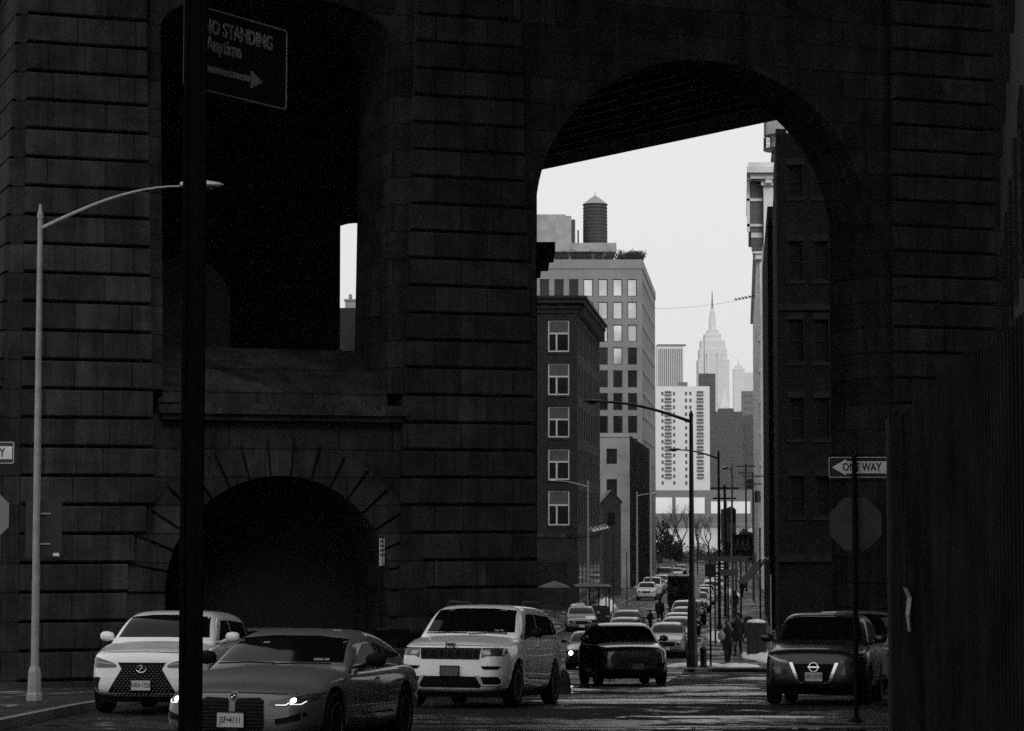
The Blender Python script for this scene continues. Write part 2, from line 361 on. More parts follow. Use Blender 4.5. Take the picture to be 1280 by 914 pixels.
def snow_pile(name, cx, cy, rx, ry, h, seed, label=None, n=22):
    rnd = random.Random(seed); mb = MB(); rings = []
    for j, (rr, hh) in enumerate(((1, 0), (.82, .45), (.55, .8), (.25, 1), (.01, 1.02))):
        ring = []
        for k in range(n):
            a = 2 * math.pi * k / n; q = rr * (1 + rnd.uniform(-.18, .18))
            x, y = cx + rx * q * math.cos(a), cy + ry * q * math.sin(a)
            ring.append((x, y, g(cy) + .0 + h * hh * (1 + rnd.uniform(-.15, .15)) + (g(y) - g(cy)) - (.03 if j == 0 else 0)))
        rings.append(ring)
    mb.loft(rings, True); o = mb.build(name, M['snow'], smooth=True); tag(o, kind='stuff'); return o
for i, (cx, cy, rx, ry, h) in enumerate([(2.6, 46, 2.4, .35, .035), (5.2, 52.5, 2.0, .5, .04), (.9, 57, 1.2, .6, .05), (1.6, 44, 1.5, .22, .03), (4.6, 58.5, 1.6, .5, .05), (7.6, 73, 1.4, .7, .08), (3.2, 36.5, 1.8, .25, .02),
                                         (C(120) + 5.6, 104, .9, 6, .22), (C(160) - 4.9, 158, .8, 3.5, .9), (C(190) - 4.7, 186, .9, 5, .8), (C(126) + 4.9, 126, .6, 5, .35), (-8.5, 35, 1.3, 2.2, .14), (C(240) + 5, 240, .7, 10, .5), (7.6, 97.6, 1.5, 2.4, .1), (8.6, 92, 1.2, 1.0, .12), (C(100) - 4.9, 108, .6, 8, .3)]):
    snow_pile('snow', cx, cy, rx, ry, h + (.13 if cy > 88 and abs(cx - C(cy)) > 4.3 else 0), i)

# ------------------------------------------------------------------ bridge anchorage
AL = R(20); OX, OY = -11.4, 55.0
U_ = Vector((math.cos(AL), math.sin(AL), 0)); N_ = Vector((-math.sin(AL), math.cos(AL), 0)); O_ = Vector((OX, OY, 0))
def W(px, py, t=0):                                     # photo point -> (a, z) on the wall plane t metres behind the face
    d = ray(px, py); k = (O_.dot(N_) + t) / d.dot(N_); P = d * k
    return (P - O_).dot(U_), P.z
def L(x, y): v = Vector((x, y, 0)) - O_; return v.dot(U_), v.dot(N_)
anch = thing('bridge_anchorage', 'huge sooty granite bridge anchorage with rusticated piers, tall opening, round-headed portal and street arch', 'bridge', (OX, OY, 0), AL)
H0, Z0 = .67, 11.58
ZB, ZT = -6.0, 40.0
def line(p, q):                                          # a as a function of z through two photo points
    (a0, z0), (a1, z1) = W(*p), W(*q)
    return lambda z: a0 + (a1 - a0) * (z - z0) / (z1 - z0)
def pier(name, fl, fr, t0=0.0, tb=.12, depth=3.5, zb=ZB, zt=ZT, skip=None, inset=.05, cl=None):
    """rusticated pier: a core and separate raised courses with channelled joints"""
    core = MB(); ins = inset
    cl = cl or (lambda z: fl(z) + ins)
    z_ = [zb, 0, 6, 12, zt] if zt > 12 else [zb, zt]
    for a, b in zip(z_, z_[1:]):
        p = []
        for z in (a, b):
            zz = min(z, 18)
            p += [(cl(zz), t0 + tb, z), (fr(zz) - ins, t0 + tb, z), (fr(zz) - ins, t0 + depth, z), (cl(zz), t0 + depth, z)]
        core.hexa(p)
    core.build(name + '_core', M['stone'], anch)
    mb = MB(); k = 0; rnd = random.Random(name)
    z1 = Z0
    while z1 < zt - 1: z1 += H0
    while z1 > zb + .5:
        a, b = z1 - H0 + .045, z1 - .02
        m = (a + b) / 2; L0, R0 = fl(min(m, 18)), fr(min(m, 18))
        if skip: R0 = min(R0, skip[1](m)) if skip[0] == 'r' else R0; L0 = max(L0, skip[1](m)) if skip[0] == 'l' else L0
        if R0 - L0 > .3:
            # blocks of the course, hairline joints and tiny unevenness
            step = 1.32; x = L0 + (step * .5 if k % 2 else step * .98); cuts = [L0]
            while x < R0 - .35: cuts.append(x + rnd.uniform(-.05, .05)); x += step * rnd.choice((.8, 1, 1.15))
            cuts.append(R0)
            for c0, c1 in zip(cuts, cuts[1:]):
                e = rnd.uniform(-.008, .008); j = .006
                x0, x1 = c0 + (j if c0 != L0 else 0), c1 - (j if c1 != R0 else 0); bv = .03
                # front face with a chamfer above and below
                ring = [(t0 + tb + .01, a), (t0 + .03 + e, a + .0), (t0 + e, a + bv), (t0 + e, b - bv), (t0 + .03 + e, b), (t0 + tb + .01, b)]
                mb.loft([[(xx, t, z) for t, z in ring] for xx in (x0, x1)])
        z1 -= H0; k += 1
    return mb.build(name, M['stone'], anch)
lbL, lbR = line((27, 540), (46 - 13, 150)), line((192, 560), (183, 0))
coreL = line((4, 540), (24, 100))
# portal geometry (circle in the wall plane)
pc = W(348, 740, .3); R_IN = abs(W(348, 740 - 145, .3)[1] - pc[1]); R_OUT = abs(W(348, 740 - 192, .3)[1] - pc[1])
def arc_out(sign):
    def f(z):
        d = z - pc[1]; r = R_OUT * 1.0
        return pc[0] + sign * (math.sqrt(max(r * r - d * d, 0)) if d > 0 else r)
    return f
pier('rusticated_pier', lbL, lbR, 0, .22, 3.6, inset=.04, cl=coreL, skip=('r', lambda z: arc_out(-1)(z) - .03 if z < W(348, 560, .3)[1] - .4 else 99))
mbL, mbR = line((505, 520), (521, 20)), line((669, 600), (651, 20))
def mid_skip(z):
    return arc_out(1)(z) + .03 if z < pc[1] + R_OUT * .8 else -99
pier('rusticated_pier', mbL, mbR, 0, .12, 2.6, skip=('l', mid_skip))
rbL, rbR = line((1120, 600), (1116, 150)), line((1248, 600), (1243, 150))
pier('rusticated_pier', rbL, rbR, 0, .12, 2.6)
# left flank of the anchorage with its own courses (seen edge-on beyond the corner)
mb = MB(); z1 = Z0 + H0 * 9
while z1 > ZB:
    a, b = z1 - H0 + .045, z1 - .02; m = (a + b) / 2
    mb.box(coreL(m) - .10, coreL(m) + .06, .26, 40, a, b); z1 -= H0
mb.build('flank_course', M['stone'], anch)
core = MB(); core.box(coreL(0) + .0, coreL(0) + 1.6, 3.61, 40, ZB, ZT); core.build('flank_wall', M['stone'], anch)
# wall with tall opening (left bay), portal arch beneath
TW = .3                                                   # recess of the wall face behind the pier faces
tl, tr = line((207, 470), (204, 60)), line((489, 490), (497.5, 45))
zs = W(350, 489, TW)[1]; zspr = W(350, 45, TW)[1]; zcr = W(350, -8, TW)[1]
zcorn0, zcorn1 = W(350, 527, TW)[1], W(350, 512, TW)[1]
aL0, aR0 = lbR(0) - .4, mbL(0) + .3
D1 = 2.95
def sliced(mb, aa, bot, top, t0, t1):
    for a, b in zip(aa, aa[1:]):
        p = [(a, t0, bot(a)), (b, t0, bot(b)), (b, t1, bot(b)), (a, t1, bot(a)), (a, t0, top(a)), (b, t0, top(b)), (b, t1, top(b)), (a, t1, top(a))]
        mb.hexa(p)
mb = MB()
# jambs of tall opening
for (x0, x1) in (((lambda z: lbR(z) - .3), tl), (tr, (lambda z: mbL(z) + .3))):
    q = []
    for z in (zs, zspr): q += [(x0(z), TW, z), (x1(z), TW, z), (x1(z), TW + D1, z), (x0(z), TW + D1, z)]
    mb.hexa(q)
A0, A1 = tl(zspr), tr(zspr)
NA = 28; aa = [A0 + (A1 - A0) * .5 * (1 - math.cos(math.pi * i / NA)) for i in range(NA + 1)]
hw = (A1 - A0) / 2; mid = (A0 + A1) / 2
arch_t = lambda a: zspr + (zcr - zspr) * math.sqrt(max(0, 1 - ((a - mid) / hw) ** 2))
sliced(mb, aa, arch_t, lambda a: ZT, TW, TW + D1)
mb.box(lbR(12) - .3, A0, TW, TW + D1, zspr, ZT); mb.box(A1, mbL(12) + .3, TW, TW + D1, zspr, ZT)
mb.build('wall', M['stone'], anch)
# sloped sill and cornice
mb = MB(); x0, x1 = tl(zs) , tr(zs)
zb_ = W(350, 466, TW + D1)[1]
mb.hexa([(x0, TW + .0, zcorn1), (x1, TW + .0, zcorn1), (x1, TW + D1, zcorn1), (x0, TW + D1, zcorn1), (x0, TW, zs), (x1, TW, zs), (x1, TW + D1, zb_ + .6), (x0, TW + D1, zb_ + .6)])
mb.build('sill', M['stone'], anch)
mb = MB(); c0, c1 = W(200, 500)[0], W(508, 500)[0]
mb.plate([(c0, zcorn1 - .0), (c1, zcorn1), (c1, zcorn0 + .15), (c0, zcorn0 + .15)], -.12, TW + .1)
mb.plate([(c0 + .08, zcorn0 + .15), (c1 - .08, zcorn0 + .15), (c1 - .08, zcorn0), (c0 + .08, zcorn0)], 0.02, TW + .1)
mb.plate([(c0, zcorn1), (c1, zcorn1), (c1, zcorn1 + .12), (c0, zcorn1 + .12)], 0.05, TW - .02)
mb.plate([(c0 - .02, W(200, 497)[1]), (c0 + .45, W(200, 497)[1]), (c0 + .45, zcorn1 + .12), (c0 - .02, zcorn1 + .12)], -.02, TW - .02)
mb.build('cornice', M['stone'], anch)
# portal wall below
mb = MB(); P0, P1 = pc[0] - R_IN, pc[0] + R_IN
aa = [P0 + (P1 - P0) * .5 * (1 - math.cos(math.pi * i / 40)) for i in range(41)]
arc = lambda a: pc[1] + math.sqrt(max(0, R_IN ** 2 - (a - pc[0]) ** 2))
sliced(mb, aa, arc, lambda a: zcorn0, TW, TW + 3.2)
mb.box(lbR(0) - .3, P0, TW, TW + 3.2, ZB, zcorn0); mb.box(P1, mbL(0) + .3, TW, TW + 3.2, ZB, zcorn0)
mb.build('portal_wall', M['stone'], anch)
# voussoirs: each stone raised, joints left open
mb = MB(); nv = 17
for i in range(nv):
    t0, t1 = math.pi * i / nv + .012, math.pi * (i + 1) / nv - .012
    ro = R_OUT
    pts = []
    for k in range(4): t = t0 + (t1 - t0) * k / 3; pts.append((pc[0] + R_IN * math.cos(t), pc[1] + R_IN * math.sin(t)))
    for k in range(4): t = t1 + (t0 - t1) * k / 3; pts.append((pc[0] + ro * math.cos(t), pc[1] + ro * math.sin(t)))
    pts = [(a, min(z, zcorn0 - .02)) for a, z in pts]
    mb.plate(pts, TW - .16 + random.uniform(-.006, .006), TW + .02)
zz = pc[1]
while zz > ZB + 1:
    for s in (-1, 1):
        a, b = sorted((pc[0] + s * R_IN, pc[0] + s * R_OUT))
        mb.plate([(a, zz - .02), (b, zz - .02), (b, zz - H0 + .04), (a, zz - H0 + .04)], TW - .16, TW + .02)
    zz -= H0
mb.build('voussoir_arch', M['stone'], anch)
mb = MB()
for i in range(24):                                       # inner order of the portal
    t0, t1 = math.pi * i / 24, math.pi * (i + 1) / 24
    pts = [(pc[0] + r * math.cos(t), pc[1] + r * math.sin(t)) for r, t in ((R_IN + .01, t0), (R_IN + .01, t1), (R_IN - .22, t1), (R_IN - .22, t0))]
    mb.plate(pts, TW + .9, TW + 1.3)
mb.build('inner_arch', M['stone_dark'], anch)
M['door'] = mat('black_timber_door', .005, .9, var=.35, scale=2)
mb = MB(); pts = [(pc[0] + (R_IN + .1) * math.cos(math.pi * k / 24), pc[1] + (R_IN + .1) * math.sin(math.pi * k / 24)) for k in range(25)]
mb.plate([(pc[0] + R_IN + .1, ZB)] + pts + [(pc[0] - R_IN - .1, ZB)], TW + 3.1, TW + 3.25)
door = mb.build('door', M['door'], anch)
mb = MB(); nplk = 14
for i in range(nplk + 1):
    a = pc[0] - R_IN + 2 * R_IN * i / nplk; h = math.sqrt(max(0, R_IN ** 2 - (a - pc[0]) ** 2))
    mb.box(a - .03, a + .03, TW + 3.06, TW + 3.12, ZB, pc[1] + max(h, .1))
mb.build('door_rib', M['door'], door)
# street arch
SA0, SA1 = W(672.5, 300)[0], W(1088, 300)[0]
szp, szc = W(880, 275)[1] , W(880, 74)[1]
D2 = 2.3
mb = MB(); aa = [SA0 + (SA1 - SA0) * .5 * (1 - math.cos(math.pi * i / 48)) for i in range(49)]
smid, shw = (SA0 + SA1) / 2, (SA1 - SA0) / 2
sarc = lambda a: szp + (szc - szp) * math.sqrt(max(0, 1 - ((a - smid) / shw) ** 2))
sliced(mb, aa, sarc, lambda a: ZT, .15, D2)
mb.box(mbR(6) - .4, SA0, .15, D2, ZB, ZT)
mb.box(SA1, rbL(6) + .4, .15, D2, ZB, ZT)
mb.box(rbR(6) - .4, rbR(6) + 3, .15, D2, ZB, ZT)
mb.build('arch_wall', M['stone'], anch)
# flat soffit with steel beams, its far edge skewed to the wall
B1, B2 = L(8.14, 74), L(1.13, 85)
du, dn = B2[0] - B1[0], B2[1] - B1[1]
def back(k): return (B1[0] + du * k, B1[1] + dn * k)
def back_at_a(a): return B1[1] + dn * (a - B1[0]) / du
zsof = 12.69
mb = MB()
aR = rbR(6) + 3
q = [(coreL(0) + 1.6, D1), (aR, D2 - .0), (aR, max(back_at_a(aR), D2 + .5)), (coreL(0) + 1.6, back_at_a(coreL(0) + 1.6))]
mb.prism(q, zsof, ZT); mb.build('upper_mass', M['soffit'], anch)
mb = MB()
for k in range(40):
    off = .9 * (k + 1)
    p0, p1 = back(-.9), back(2.2)
    ln = math.hypot(du, dn); nx, ny = dn / ln, -du / ln
    if nx * 0 + ny * 1 > 0: nx, ny = -nx, -ny
    a0, t0_ = p0[0] + nx * off, p0[1] + ny * off; a1, t1_ = p1[0] + nx * off, p1[1] + ny * off
    # clip to the region behind the front wall
    if t0_ < D2 + .2:
        s = (D2 + .2 - t0_) / (t1_ - t0_) if t1_ != t0_ else 1
        if s >= 1: continue
        a0, t0_ = a0 + (a1 - a0) * s, D2 + .2
    mb.hexa([(a0, t0_, zsof - .22), (a0 + .12, t0_, zsof - .22), (a1 + .12, t1_, zsof - .22), (a1, t1_, zsof - .22), (a0, t0_, zsof + .01), (a0 + .12, t0_, zsof + .01), (a1 + .12, t1_, zsof + .01), (a1, t1_, zsof + .01)])
mb.build('ceiling_beam', M['steel_dark'], anch)
# rear walls seen through the tall opening
TB = 14.0
rw = MB()
ra = lambda px: W(px, 400, TB)[0]
zt1 = W(436, 279, TB)[1]
rw.box(ra(312), ra(425), TB, TB + 2.5, ZB, zsof + .02)
cv = lambda px: W(px, 284 - 9 * min(1, max(0, (px - 424) / 24)) ** .6, TB)[1]
sliced(rw, [ra(p) for p in (425, 427, 430, 434, 439, 445, 452, 640)], lambda a: cv(425 + (a - ra(425)) / (ra(445) - ra(425)) * 20), lambda a: zsof + .02, TB, TB + .9)
rw.box(ra(560), ra(664), TB, TB + 2.5, ZB, zt1)
c_ = ra(250); r_ = ra(312) - c_; zsp_ = W(250, 372, TB)[1]
aa = [c_ - r_ + 2 * r_ * .5 * (1 - math.cos(math.pi * i / 24)) for i in range(25)]
sliced(rw, aa, lambda a: zsp_ + math.sqrt(max(0, r_ * r_ - (a - c_) ** 2)), lambda a: zsof + .02, TB, TB + 2.5)
rw.box(coreL(0) + 1.7, c_ - r_, TB, TB + 2.5, ZB, zsof + .02)
rw.box(ra(430), ra(640), TB, TB + 1.2, ZB, W(436, 470, TB)[1] - .0)
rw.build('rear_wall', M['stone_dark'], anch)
# dark impost block projecting beside the street
I0, I1 = at(640, 320, 74), at(693, 320, 74)
mb = MB()
for (x1, za, zb2) in ((at(693, 0, 74).x, at(690, 320, 74).z, at(690, 307, 74).z), (at(686, 0, 74).x, at(690, 331, 74).z, at(690, 320, 74).z), (at(676, 0, 74).x, at(690, 340, 74).z, at(690, 331, 74).z)):
    p = [L(-1.5, 73), L(x1, 73), L(x1, 76), L(-1.5, 76)]
    mb.prism(p, za, zb2)
mb.build('impost', M['soffit'], anch)
mb = MB(); mb.prism([L(-2.5, 73.2), L(at(671, 0, 73.2).x, 73.2), L(at(671, 0, 73.2).x, 80), L(-2.5, 80)], ZB, zsof + .02)
mb.build('rear_pier', M['soffit'], anch)

# ------------------------------------------------------------------ buildings
def facade(mb, P, u, n, w_, z0, z1, cols, rows, dep=.35, sill=0):
    cols = sorted(cols); rows = sorted(rows); z = z0
    for r0, r1 in rows:
        if r0 > z: mb.obox(P, u, n, 0, w_, 0, dep, z, r0)
        a = 0
        for c0, c1 in cols:
            mb.obox(P, u, n, a, c0, 0, dep, r0, r1); a = c1
        mb.obox(P, u, n, a, w_, 0, dep, r0, r1); z = r1
    if z < z1: mb.obox(P, u, n, 0, w_, 0, dep, z, z1)
def window(parent, P, u, n, c, r, fm, pm, d=.15, fr=.08, style='plain', name='window', arch=False):
    mb = MB(); (a0, a1), (z0, z1) = c, r
    e = .012
    mb.obox(P, u, n, a0 + e, a1 - e, d, d + .08, z0 + e, z0 + fr); mb.obox(P, u, n, a0 + e, a1 - e, d, d + .08, z1 - fr, z1 - e)
    mb.obox(P, u, n, a0 + e, a0 + fr, d, d + .08, z0 + fr, z1 - fr); mb.obox(P, u, n, a1 - fr, a1 - e, d, d + .08, z0 + fr, z1 - fr)
    if style == 'casement':
        zm = z0 + (z1 - z0) * .58; am = a0 + (a1 - a0) * .4
        mb.obox(P, u, n, a0 + fr, a1 - fr, d - .01, d + .07, zm - fr * .6, zm + fr * .6)
        mb.obox(P, u, n, am - fr * .6, am + fr * .6, d - .01, d + .07, z0 + fr, zm - fr * .6)
    if style == 'casement':
        bb_ = MB(); bb_.obox(P, u, n, a0 + fr, a1 - fr, d + .025, d + .035, z0 + (z1 - z0) * .60, z1 - fr); bl_ = bb_.mesh()
    if style == 'mullion':
        am = a0 + (a1 - a0) * .62; mb.obox(P, u, n, am - fr * .5, am + fr * .5, d - .01, d + .07, z0 + fr, z1 - fr)
    if style == 'sash':
        zm = (z0 + z1) / 2; mb.obox(P, u, n, a0 + fr, a1 - fr, d - .01, d + .07, zm - .04, zm + .04)
    w_ = mb.build(name, fm, parent)
    pb = MB(); pb.obox(P, u, n, a0 + .02, a1 - .02, d + .04, d + .06, z0 + .02, z1 - .02)
    pb.build('pane', pm, w_)
    if style == 'casement': link('blind', bl_, M['blind'], w_)
    return w_
SD = Vector((.096, 1, 0)).normalized(); SDl = Vector((-1, .096, 0)).normalized()   # along the street; across it, to the left
# brick corner building, left of the street
def zpx(py, Y): return at(640, py, Y).z
bY = 185.0
br = thing('brick_building', 'dark brick corner building with arched white-framed windows and bracketed cornice, left of the street', 'building', (0, bY, g(bY)))
xc = at(722, 500, bY).x; xl = -12.0
P = (xl, 0, 0); zg = g(bY)
zt_ = zpx(374, bY) - zg
rows_px = [(400, 440), (454, 494), (508, 547), (561, 600), (613, 657)]
rows = [(zpx(b, bY) - zg, zpx(a, bY) - zg) for a, b in rows_px]
wc = (at(685, 500, bY).x - xl, at(712, 500, bY).x - xl); pitch = 3.1
cols = [(wc[0] - pitch * k, wc[1] - pitch * k) for k in range(0, 3)]
mb = MB(); facade(mb, P, (1, 0, 0), (0, 1, 0), xc - xl, 0, zt_, cols, rows, .4)
sl = 29.0; scol = [(1.4 + 3.0 * k, 2.6 + 3.0 * k) for k in range(9)]
facade(mb, (xc, 0.0, 0), SD, SDl, sl, 0, zt_, scol, rows, .4)
mb.prism([(xl, .4), (xc - .45, .4), (xc - .45 + .096 * sl, sl), (xl, sl)], 0, zt_ - .02)
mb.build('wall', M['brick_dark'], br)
for i, r in enumerate(rows):
    for c in cols[:2]:
        window(br, P, (1, 0, 0), (0, 1, 0), c, r, M['win_white'], M['pane'], .12, .11, 'casement')
        # segmental brick head and stone sill
        mb = MB(); q = []
        for k in range(7):
            a = c[0] + (c[1] - c[0]) * k / 6; q.append((xl + a, r[1] - .28 * (abs(k - 3) / 3) ** 2 ))
        mb.plate([(xl + c[0] - .0, r[1] + .0)] + [(x, z - .0) for x, z in q] + [(xl + c[1], r[1])], .06, .14) if False else None
        mb.b.free()
    for c in scol[:6]:
        window(br, (xc, 0, 0), SD, SDl, c, r, M['win_dark'], M['pane'], .15, .09, 'sash')
mb = MB()
for i, r in enumerate(rows):
    for c in cols[:2]: mb.obox(P, (1, 0, 0), (0, 1, 0), c[0] - .08, c[1] + .08, -.07, .03, r[0] - .16, r[0] - .02)
mb.build('sill', M['stone'], br)
mb = MB()
for k, (o, za, zb2) in enumerate(((.10, -1.1, -.75), (.25, -.75, -.35), (.55, -.35, .0), (.7, 0, .22))):
    mb.obox(P, (1, 0, 0), (0, 1, 0), 0, xc - xl + o, -o, 0, zt_ + za, zt_ + zb2)
    mb.obox((xc, 0, 0), SD, SDl, 0, sl, -o, 0, zt_ + za, zt_ + zb2)
for k in range(20): mb.obox((xc, 0, 0), SD, SDl, .4 + k * 1.45, .7 + k * 1.45, -.5, 0, zt_ - 1.3, zt_ - .36)
mb.prism([(xl, 0), (xc, 0), (xc + .096 * sl, sl), (xl, sl)], zt_ - .01, zt_ + .2)
mb.build('cornice', M['brick_dark'], br)
mb = MB(); mb.obox(P, (1, 0, 0), (0, 1, 0), 0, xc - xl - .001, -.12, 0, rows[4][0] - .9, rows[4][0] - .6); mb.build('string_course', M['stone'], br); mb = MB(); mb.obox((xc, 0, 0), SD, SDl, 0, sl, -.12, 0, rows[4][0] - .9, rows[4][0] - .6)
mb.build('string_course', M['stone'], br)
mb = MB()
for a0, a1 in ((9.4, 12.2), (13.4, 16.2)): mb.obox(P, (1, 0, 0), (0, 1, 0), a0, min(a1, xc - xl - .3), -.03, .03, .6, 3.8)
for k in range(6): mb.obox((xc, 0, 0), SD, SDl, .8 + 4.6 * k, 4.4 + 4.6 * k, -.04, .03, .5, 3.6)
mb.build('shopfront', M['pane'], br)

# gridded tower
tY = 360.0; tw = thing('apartment_tower', 'tall pale concrete tower with a regular grid of large windows and planted roof terrace', 'building', (0, tY, g(tY)))
zg = g(tY); xc = at(803, 500, tY).x; xl = at(640, 500, tY).x; P = (xl, 0, 0)
zt_ = zpx(332, tY) - zg
ph, pv = 18.35 * tY / F, 28.5 * tY / F
wx0 = at(796.5, 500, tY).x - xl                       # right edge of the last window
cols = [(wx0 - ph * k - ph * .64, wx0 - ph * k) for k in range(7)]
rows = [(zpx(349 + 28.5 * k + 21.5, tY) - zg, zpx(349 + 28.5 * k, tY) - zg) for k in range(9)]
rows = [r for r in rows if r[0] > 1]
mb = MB(); facade(mb, P, (1, 0, 0), (0, 1, 0), xc - xl, 0, zt_, cols, rows, .5)
sl = 54.0; scol = [(2.0 + 6.2 * k, 6.6 + 6.2 * k) for k in range(8)]
facade(mb, (xc, 0, 0), SD, SDl, sl, 0, zt_, scol, rows, .5)
mb.prism([(xl, .5), (xc - .55, .5), (xc - .55 + .096 * sl, sl), (xl, sl)], 0, zt_ - .02)
mb.build('wall', M['concrete_grid'], tw)
rnd = random.Random(3)
M['pane_blind'] = mat('pale_blind_behind_glass', .5, .15, .3, var=.15, scale=.2)
M['pane_dim'] = mat('dim_window_glass', .012, .1, .0, var=.3, scale=.2, spec=.3)
for i, r in enumerate(rows):
    for j, c in enumerate(cols):
        pm = (M['pane'] if j > 3 else M['pane_mirror']) if i == 0 else (M['pane_mirror'] if rnd.random() < .8 else M['pane_blind']) if i < 3 else (M['pane_mirror'] if (i == 3 and j == 1) else (M['pane_dim'] if rnd.random() < .6 else M['pane']))  # mirror glass in upper rows, dim below: sky reflection put into the materials
        window(tw, P, (1, 0, 0), (0, 1, 0), c, r, M['win_dark'], pm, .25, .12)
for i, r in enumerate(rows[:6]):
    for c in scol[:5]: window(tw, (xc, 0, 0), SD, SDl, c, r, M['win_dark'], M['pane_mirror'], .2, .12)
mb = MB(); zr = zt_
mb.obox(P, (1, 0, 0), (0, 1, 0), 0, xc - xl, -.12, .0, zr - .5, zr + .9); mb.obox((xc, 0, 0), SD, SDl, 0, sl, -.12, 0, zr - .5, zr + .9)
mb.build('parapet', M['concrete_grid'], tw)
mb = MB(); px2x = lambda px: at(px, 300, tY + 8).x; pz = lambda py: zpx(py, tY + 8) - zg
mb.box(px2x(650), px2x(756), 8, 26, zr, pz(316)); mb.build('penthouse', M['pane_dim'], tw)
mb = MB(); mb.box(px2x(650), px2x(770), 6.5, 28, pz(316) + .02, pz(305)); mb.build('penthouse_roof', M['concrete'], tw)
mb = MB()
for px in (692, 712, 741, 755): mb.box(px2x(px) - .25, px2x(px) + .25, 7.4, 7.9, zr + .2, pz(316))
mb.build('column', M['concrete'], tw)
mb = MB(); mb.box(px2x(655), px2x(715), 12, 22, pz(305) + .02, pz(266)); mb.box(px2x(655), px2x(708), 12.5, 21, pz(266), pz(263.5)); mb.build('stair_bulkhead', M['concrete'], tw)
mb = MB(); mb.box(px2x(715) + .01, px2x(720), 12.5, 22, pz(305) + .02, pz(270)); mb.build('bulkhead_side', M['win_dark'], tw)
mb = MB(); mb.tube([(px2x(724), 14, pz(305)), (px2x(724), 14, pz(282))], .12); mb.tube([(px2x(680), 14, pz(266)), (px2x(680), 14, pz(262))], .15); mb.build('vent_pipe', M['steel_dark'], tw)
# planting on the terrace
mb = MB(); rnd = random.Random(5)
for i in range(420):
    x = rnd.uniform(px2x(690), xc + .2) if i > 260 else rnd.uniform(px2x(770), xc + .3); y = rnd.uniform(.3, 3.5); z = zr + .85
    h = rnd.uniform(.4, 1.7); dx, dy = rnd.uniform(-.7, .7), rnd.uniform(-.4, .4)
    mb.tube([(x, y, z), (x + dx * .4, y + dy * .4, z + h * .6), (x + dx, y + dy, z + h)], [.06, .05, .02], 3)
    for k in range(2):
        q = Vector((x + dx * rnd.random(), y + dy, z + h * rnd.uniform(.3, 1))); s = .22
        mb.poly([q, q + Vector((s, 0, rnd.uniform(-.1, .2))), q + Vector((s * .4, .1, s))])
o = mb.build('terrace_planting', M['bark']); o.location = (0, tY, g(tY)); tag(o, 'row of bare wintry shrubs along the roof terrace of the gridded tower', 'plants', kind='stuff')
# water tank on it
wt = thing('water_tank', 'dark round timber water tank with conical cap on top of the gridded tower', 'water tower', (at(744, 300, tY + 16).x, tY + 16, pz(305) + zg))
s_ = F / (tY + 16); hb = (303 - 246) / s_; rr_ = 15.3 / s_
mb = MB(); mb.lathe([(rr_ * .98, .9), (rr_, 2), (rr_ * .985, hb * .6), (rr_ * .97, hb)], 28); mb.build('tank', M['rust'], wt)
mb = MB()
for k in range(12): z = 1.2 + (hb - 1.4) * k / 11; mb.lathe([(rr_ * 1.0, z), (rr_ * 1.012, z + .03), (rr_ * 1.012, z + .09), (rr_ * 1.0, z + .12)], 28)
mb.build('hoop', M['steel_dark'], wt)
mb = MB(); mb.lathe([(rr_ * 1.05, hb), (rr_ * .55, hb + .75), (.05, hb + 1.45)], 28); mb.tube([(0, 0, hb + 1.4), (0, 0, hb + 2.0)], .05, 6); mb.build('conical_cap', M['steel_grey'], wt)
mb = MB()
for k in range(8): a = math.pi * k / 4; mb.box(rr_ * .85 * math.cos(a) - .1, rr_ * .85 * math.cos(a) + .1, rr_ * .85 * math.sin(a) - .1, rr_ * .85 * math.sin(a) + .1, 0, .92)
mb.build('leg', M['steel_dark'], wt)

# pale stucco building between brick building and tower
mY = 268.0; mdl = thing('stucco_building', 'narrow pale stucco building with two dark square windows, between brick building and tall tower', 'building', (0, mY, g(mY)))
zg = g(mY); xc = at(787, 560, mY).x; xl = at(720, 500, mY).x; P = (xl, 0, 0); zt_ = zpx(543, mY) - zg
rows = [(zpx(b, mY) - zg, zpx(a, mY) - zg) for a, b in ((561, 580), (599, 619), (640, 658))]
cols = [(at(758, 500, mY).x - xl, at(771, 500, mY).x - xl), (at(738, 500, mY).x - xl, at(750, 500, mY).x - xl)]
mb = MB(); facade(mb, P, (1, 0, 0), (0, 1, 0), xc - xl, 0, zt_, cols, rows, .35)
mb.obox(P, (1, 0, 0), (0, 1, 0), 0, xc - xl, -.1, 0, zt_ - .3, zt_ + .12)
mb.build('wall', M['stucco'], mdl)
mb = MB(); mb.prism([(xl + .02, .36), (xc - .02, .0), (xc - .02 + .096 * 60, 60), (xl, 60)], 0, zt_ - .1)
for k in range(9): mb.obox((xc, 0, 0), SD, SDl, 2 + 6 * k, 2.5 + 6 * k, -.15, .02, 0, zt_ - .2)
mb.build('street_wall', M['brick_dark'], mdl)
for r in rows:
    for c in cols: window(mdl, P, (1, 0, 0), (0, 1, 0), c, r, M['win_dark'], M['pane'], .2, .08, 'sash')
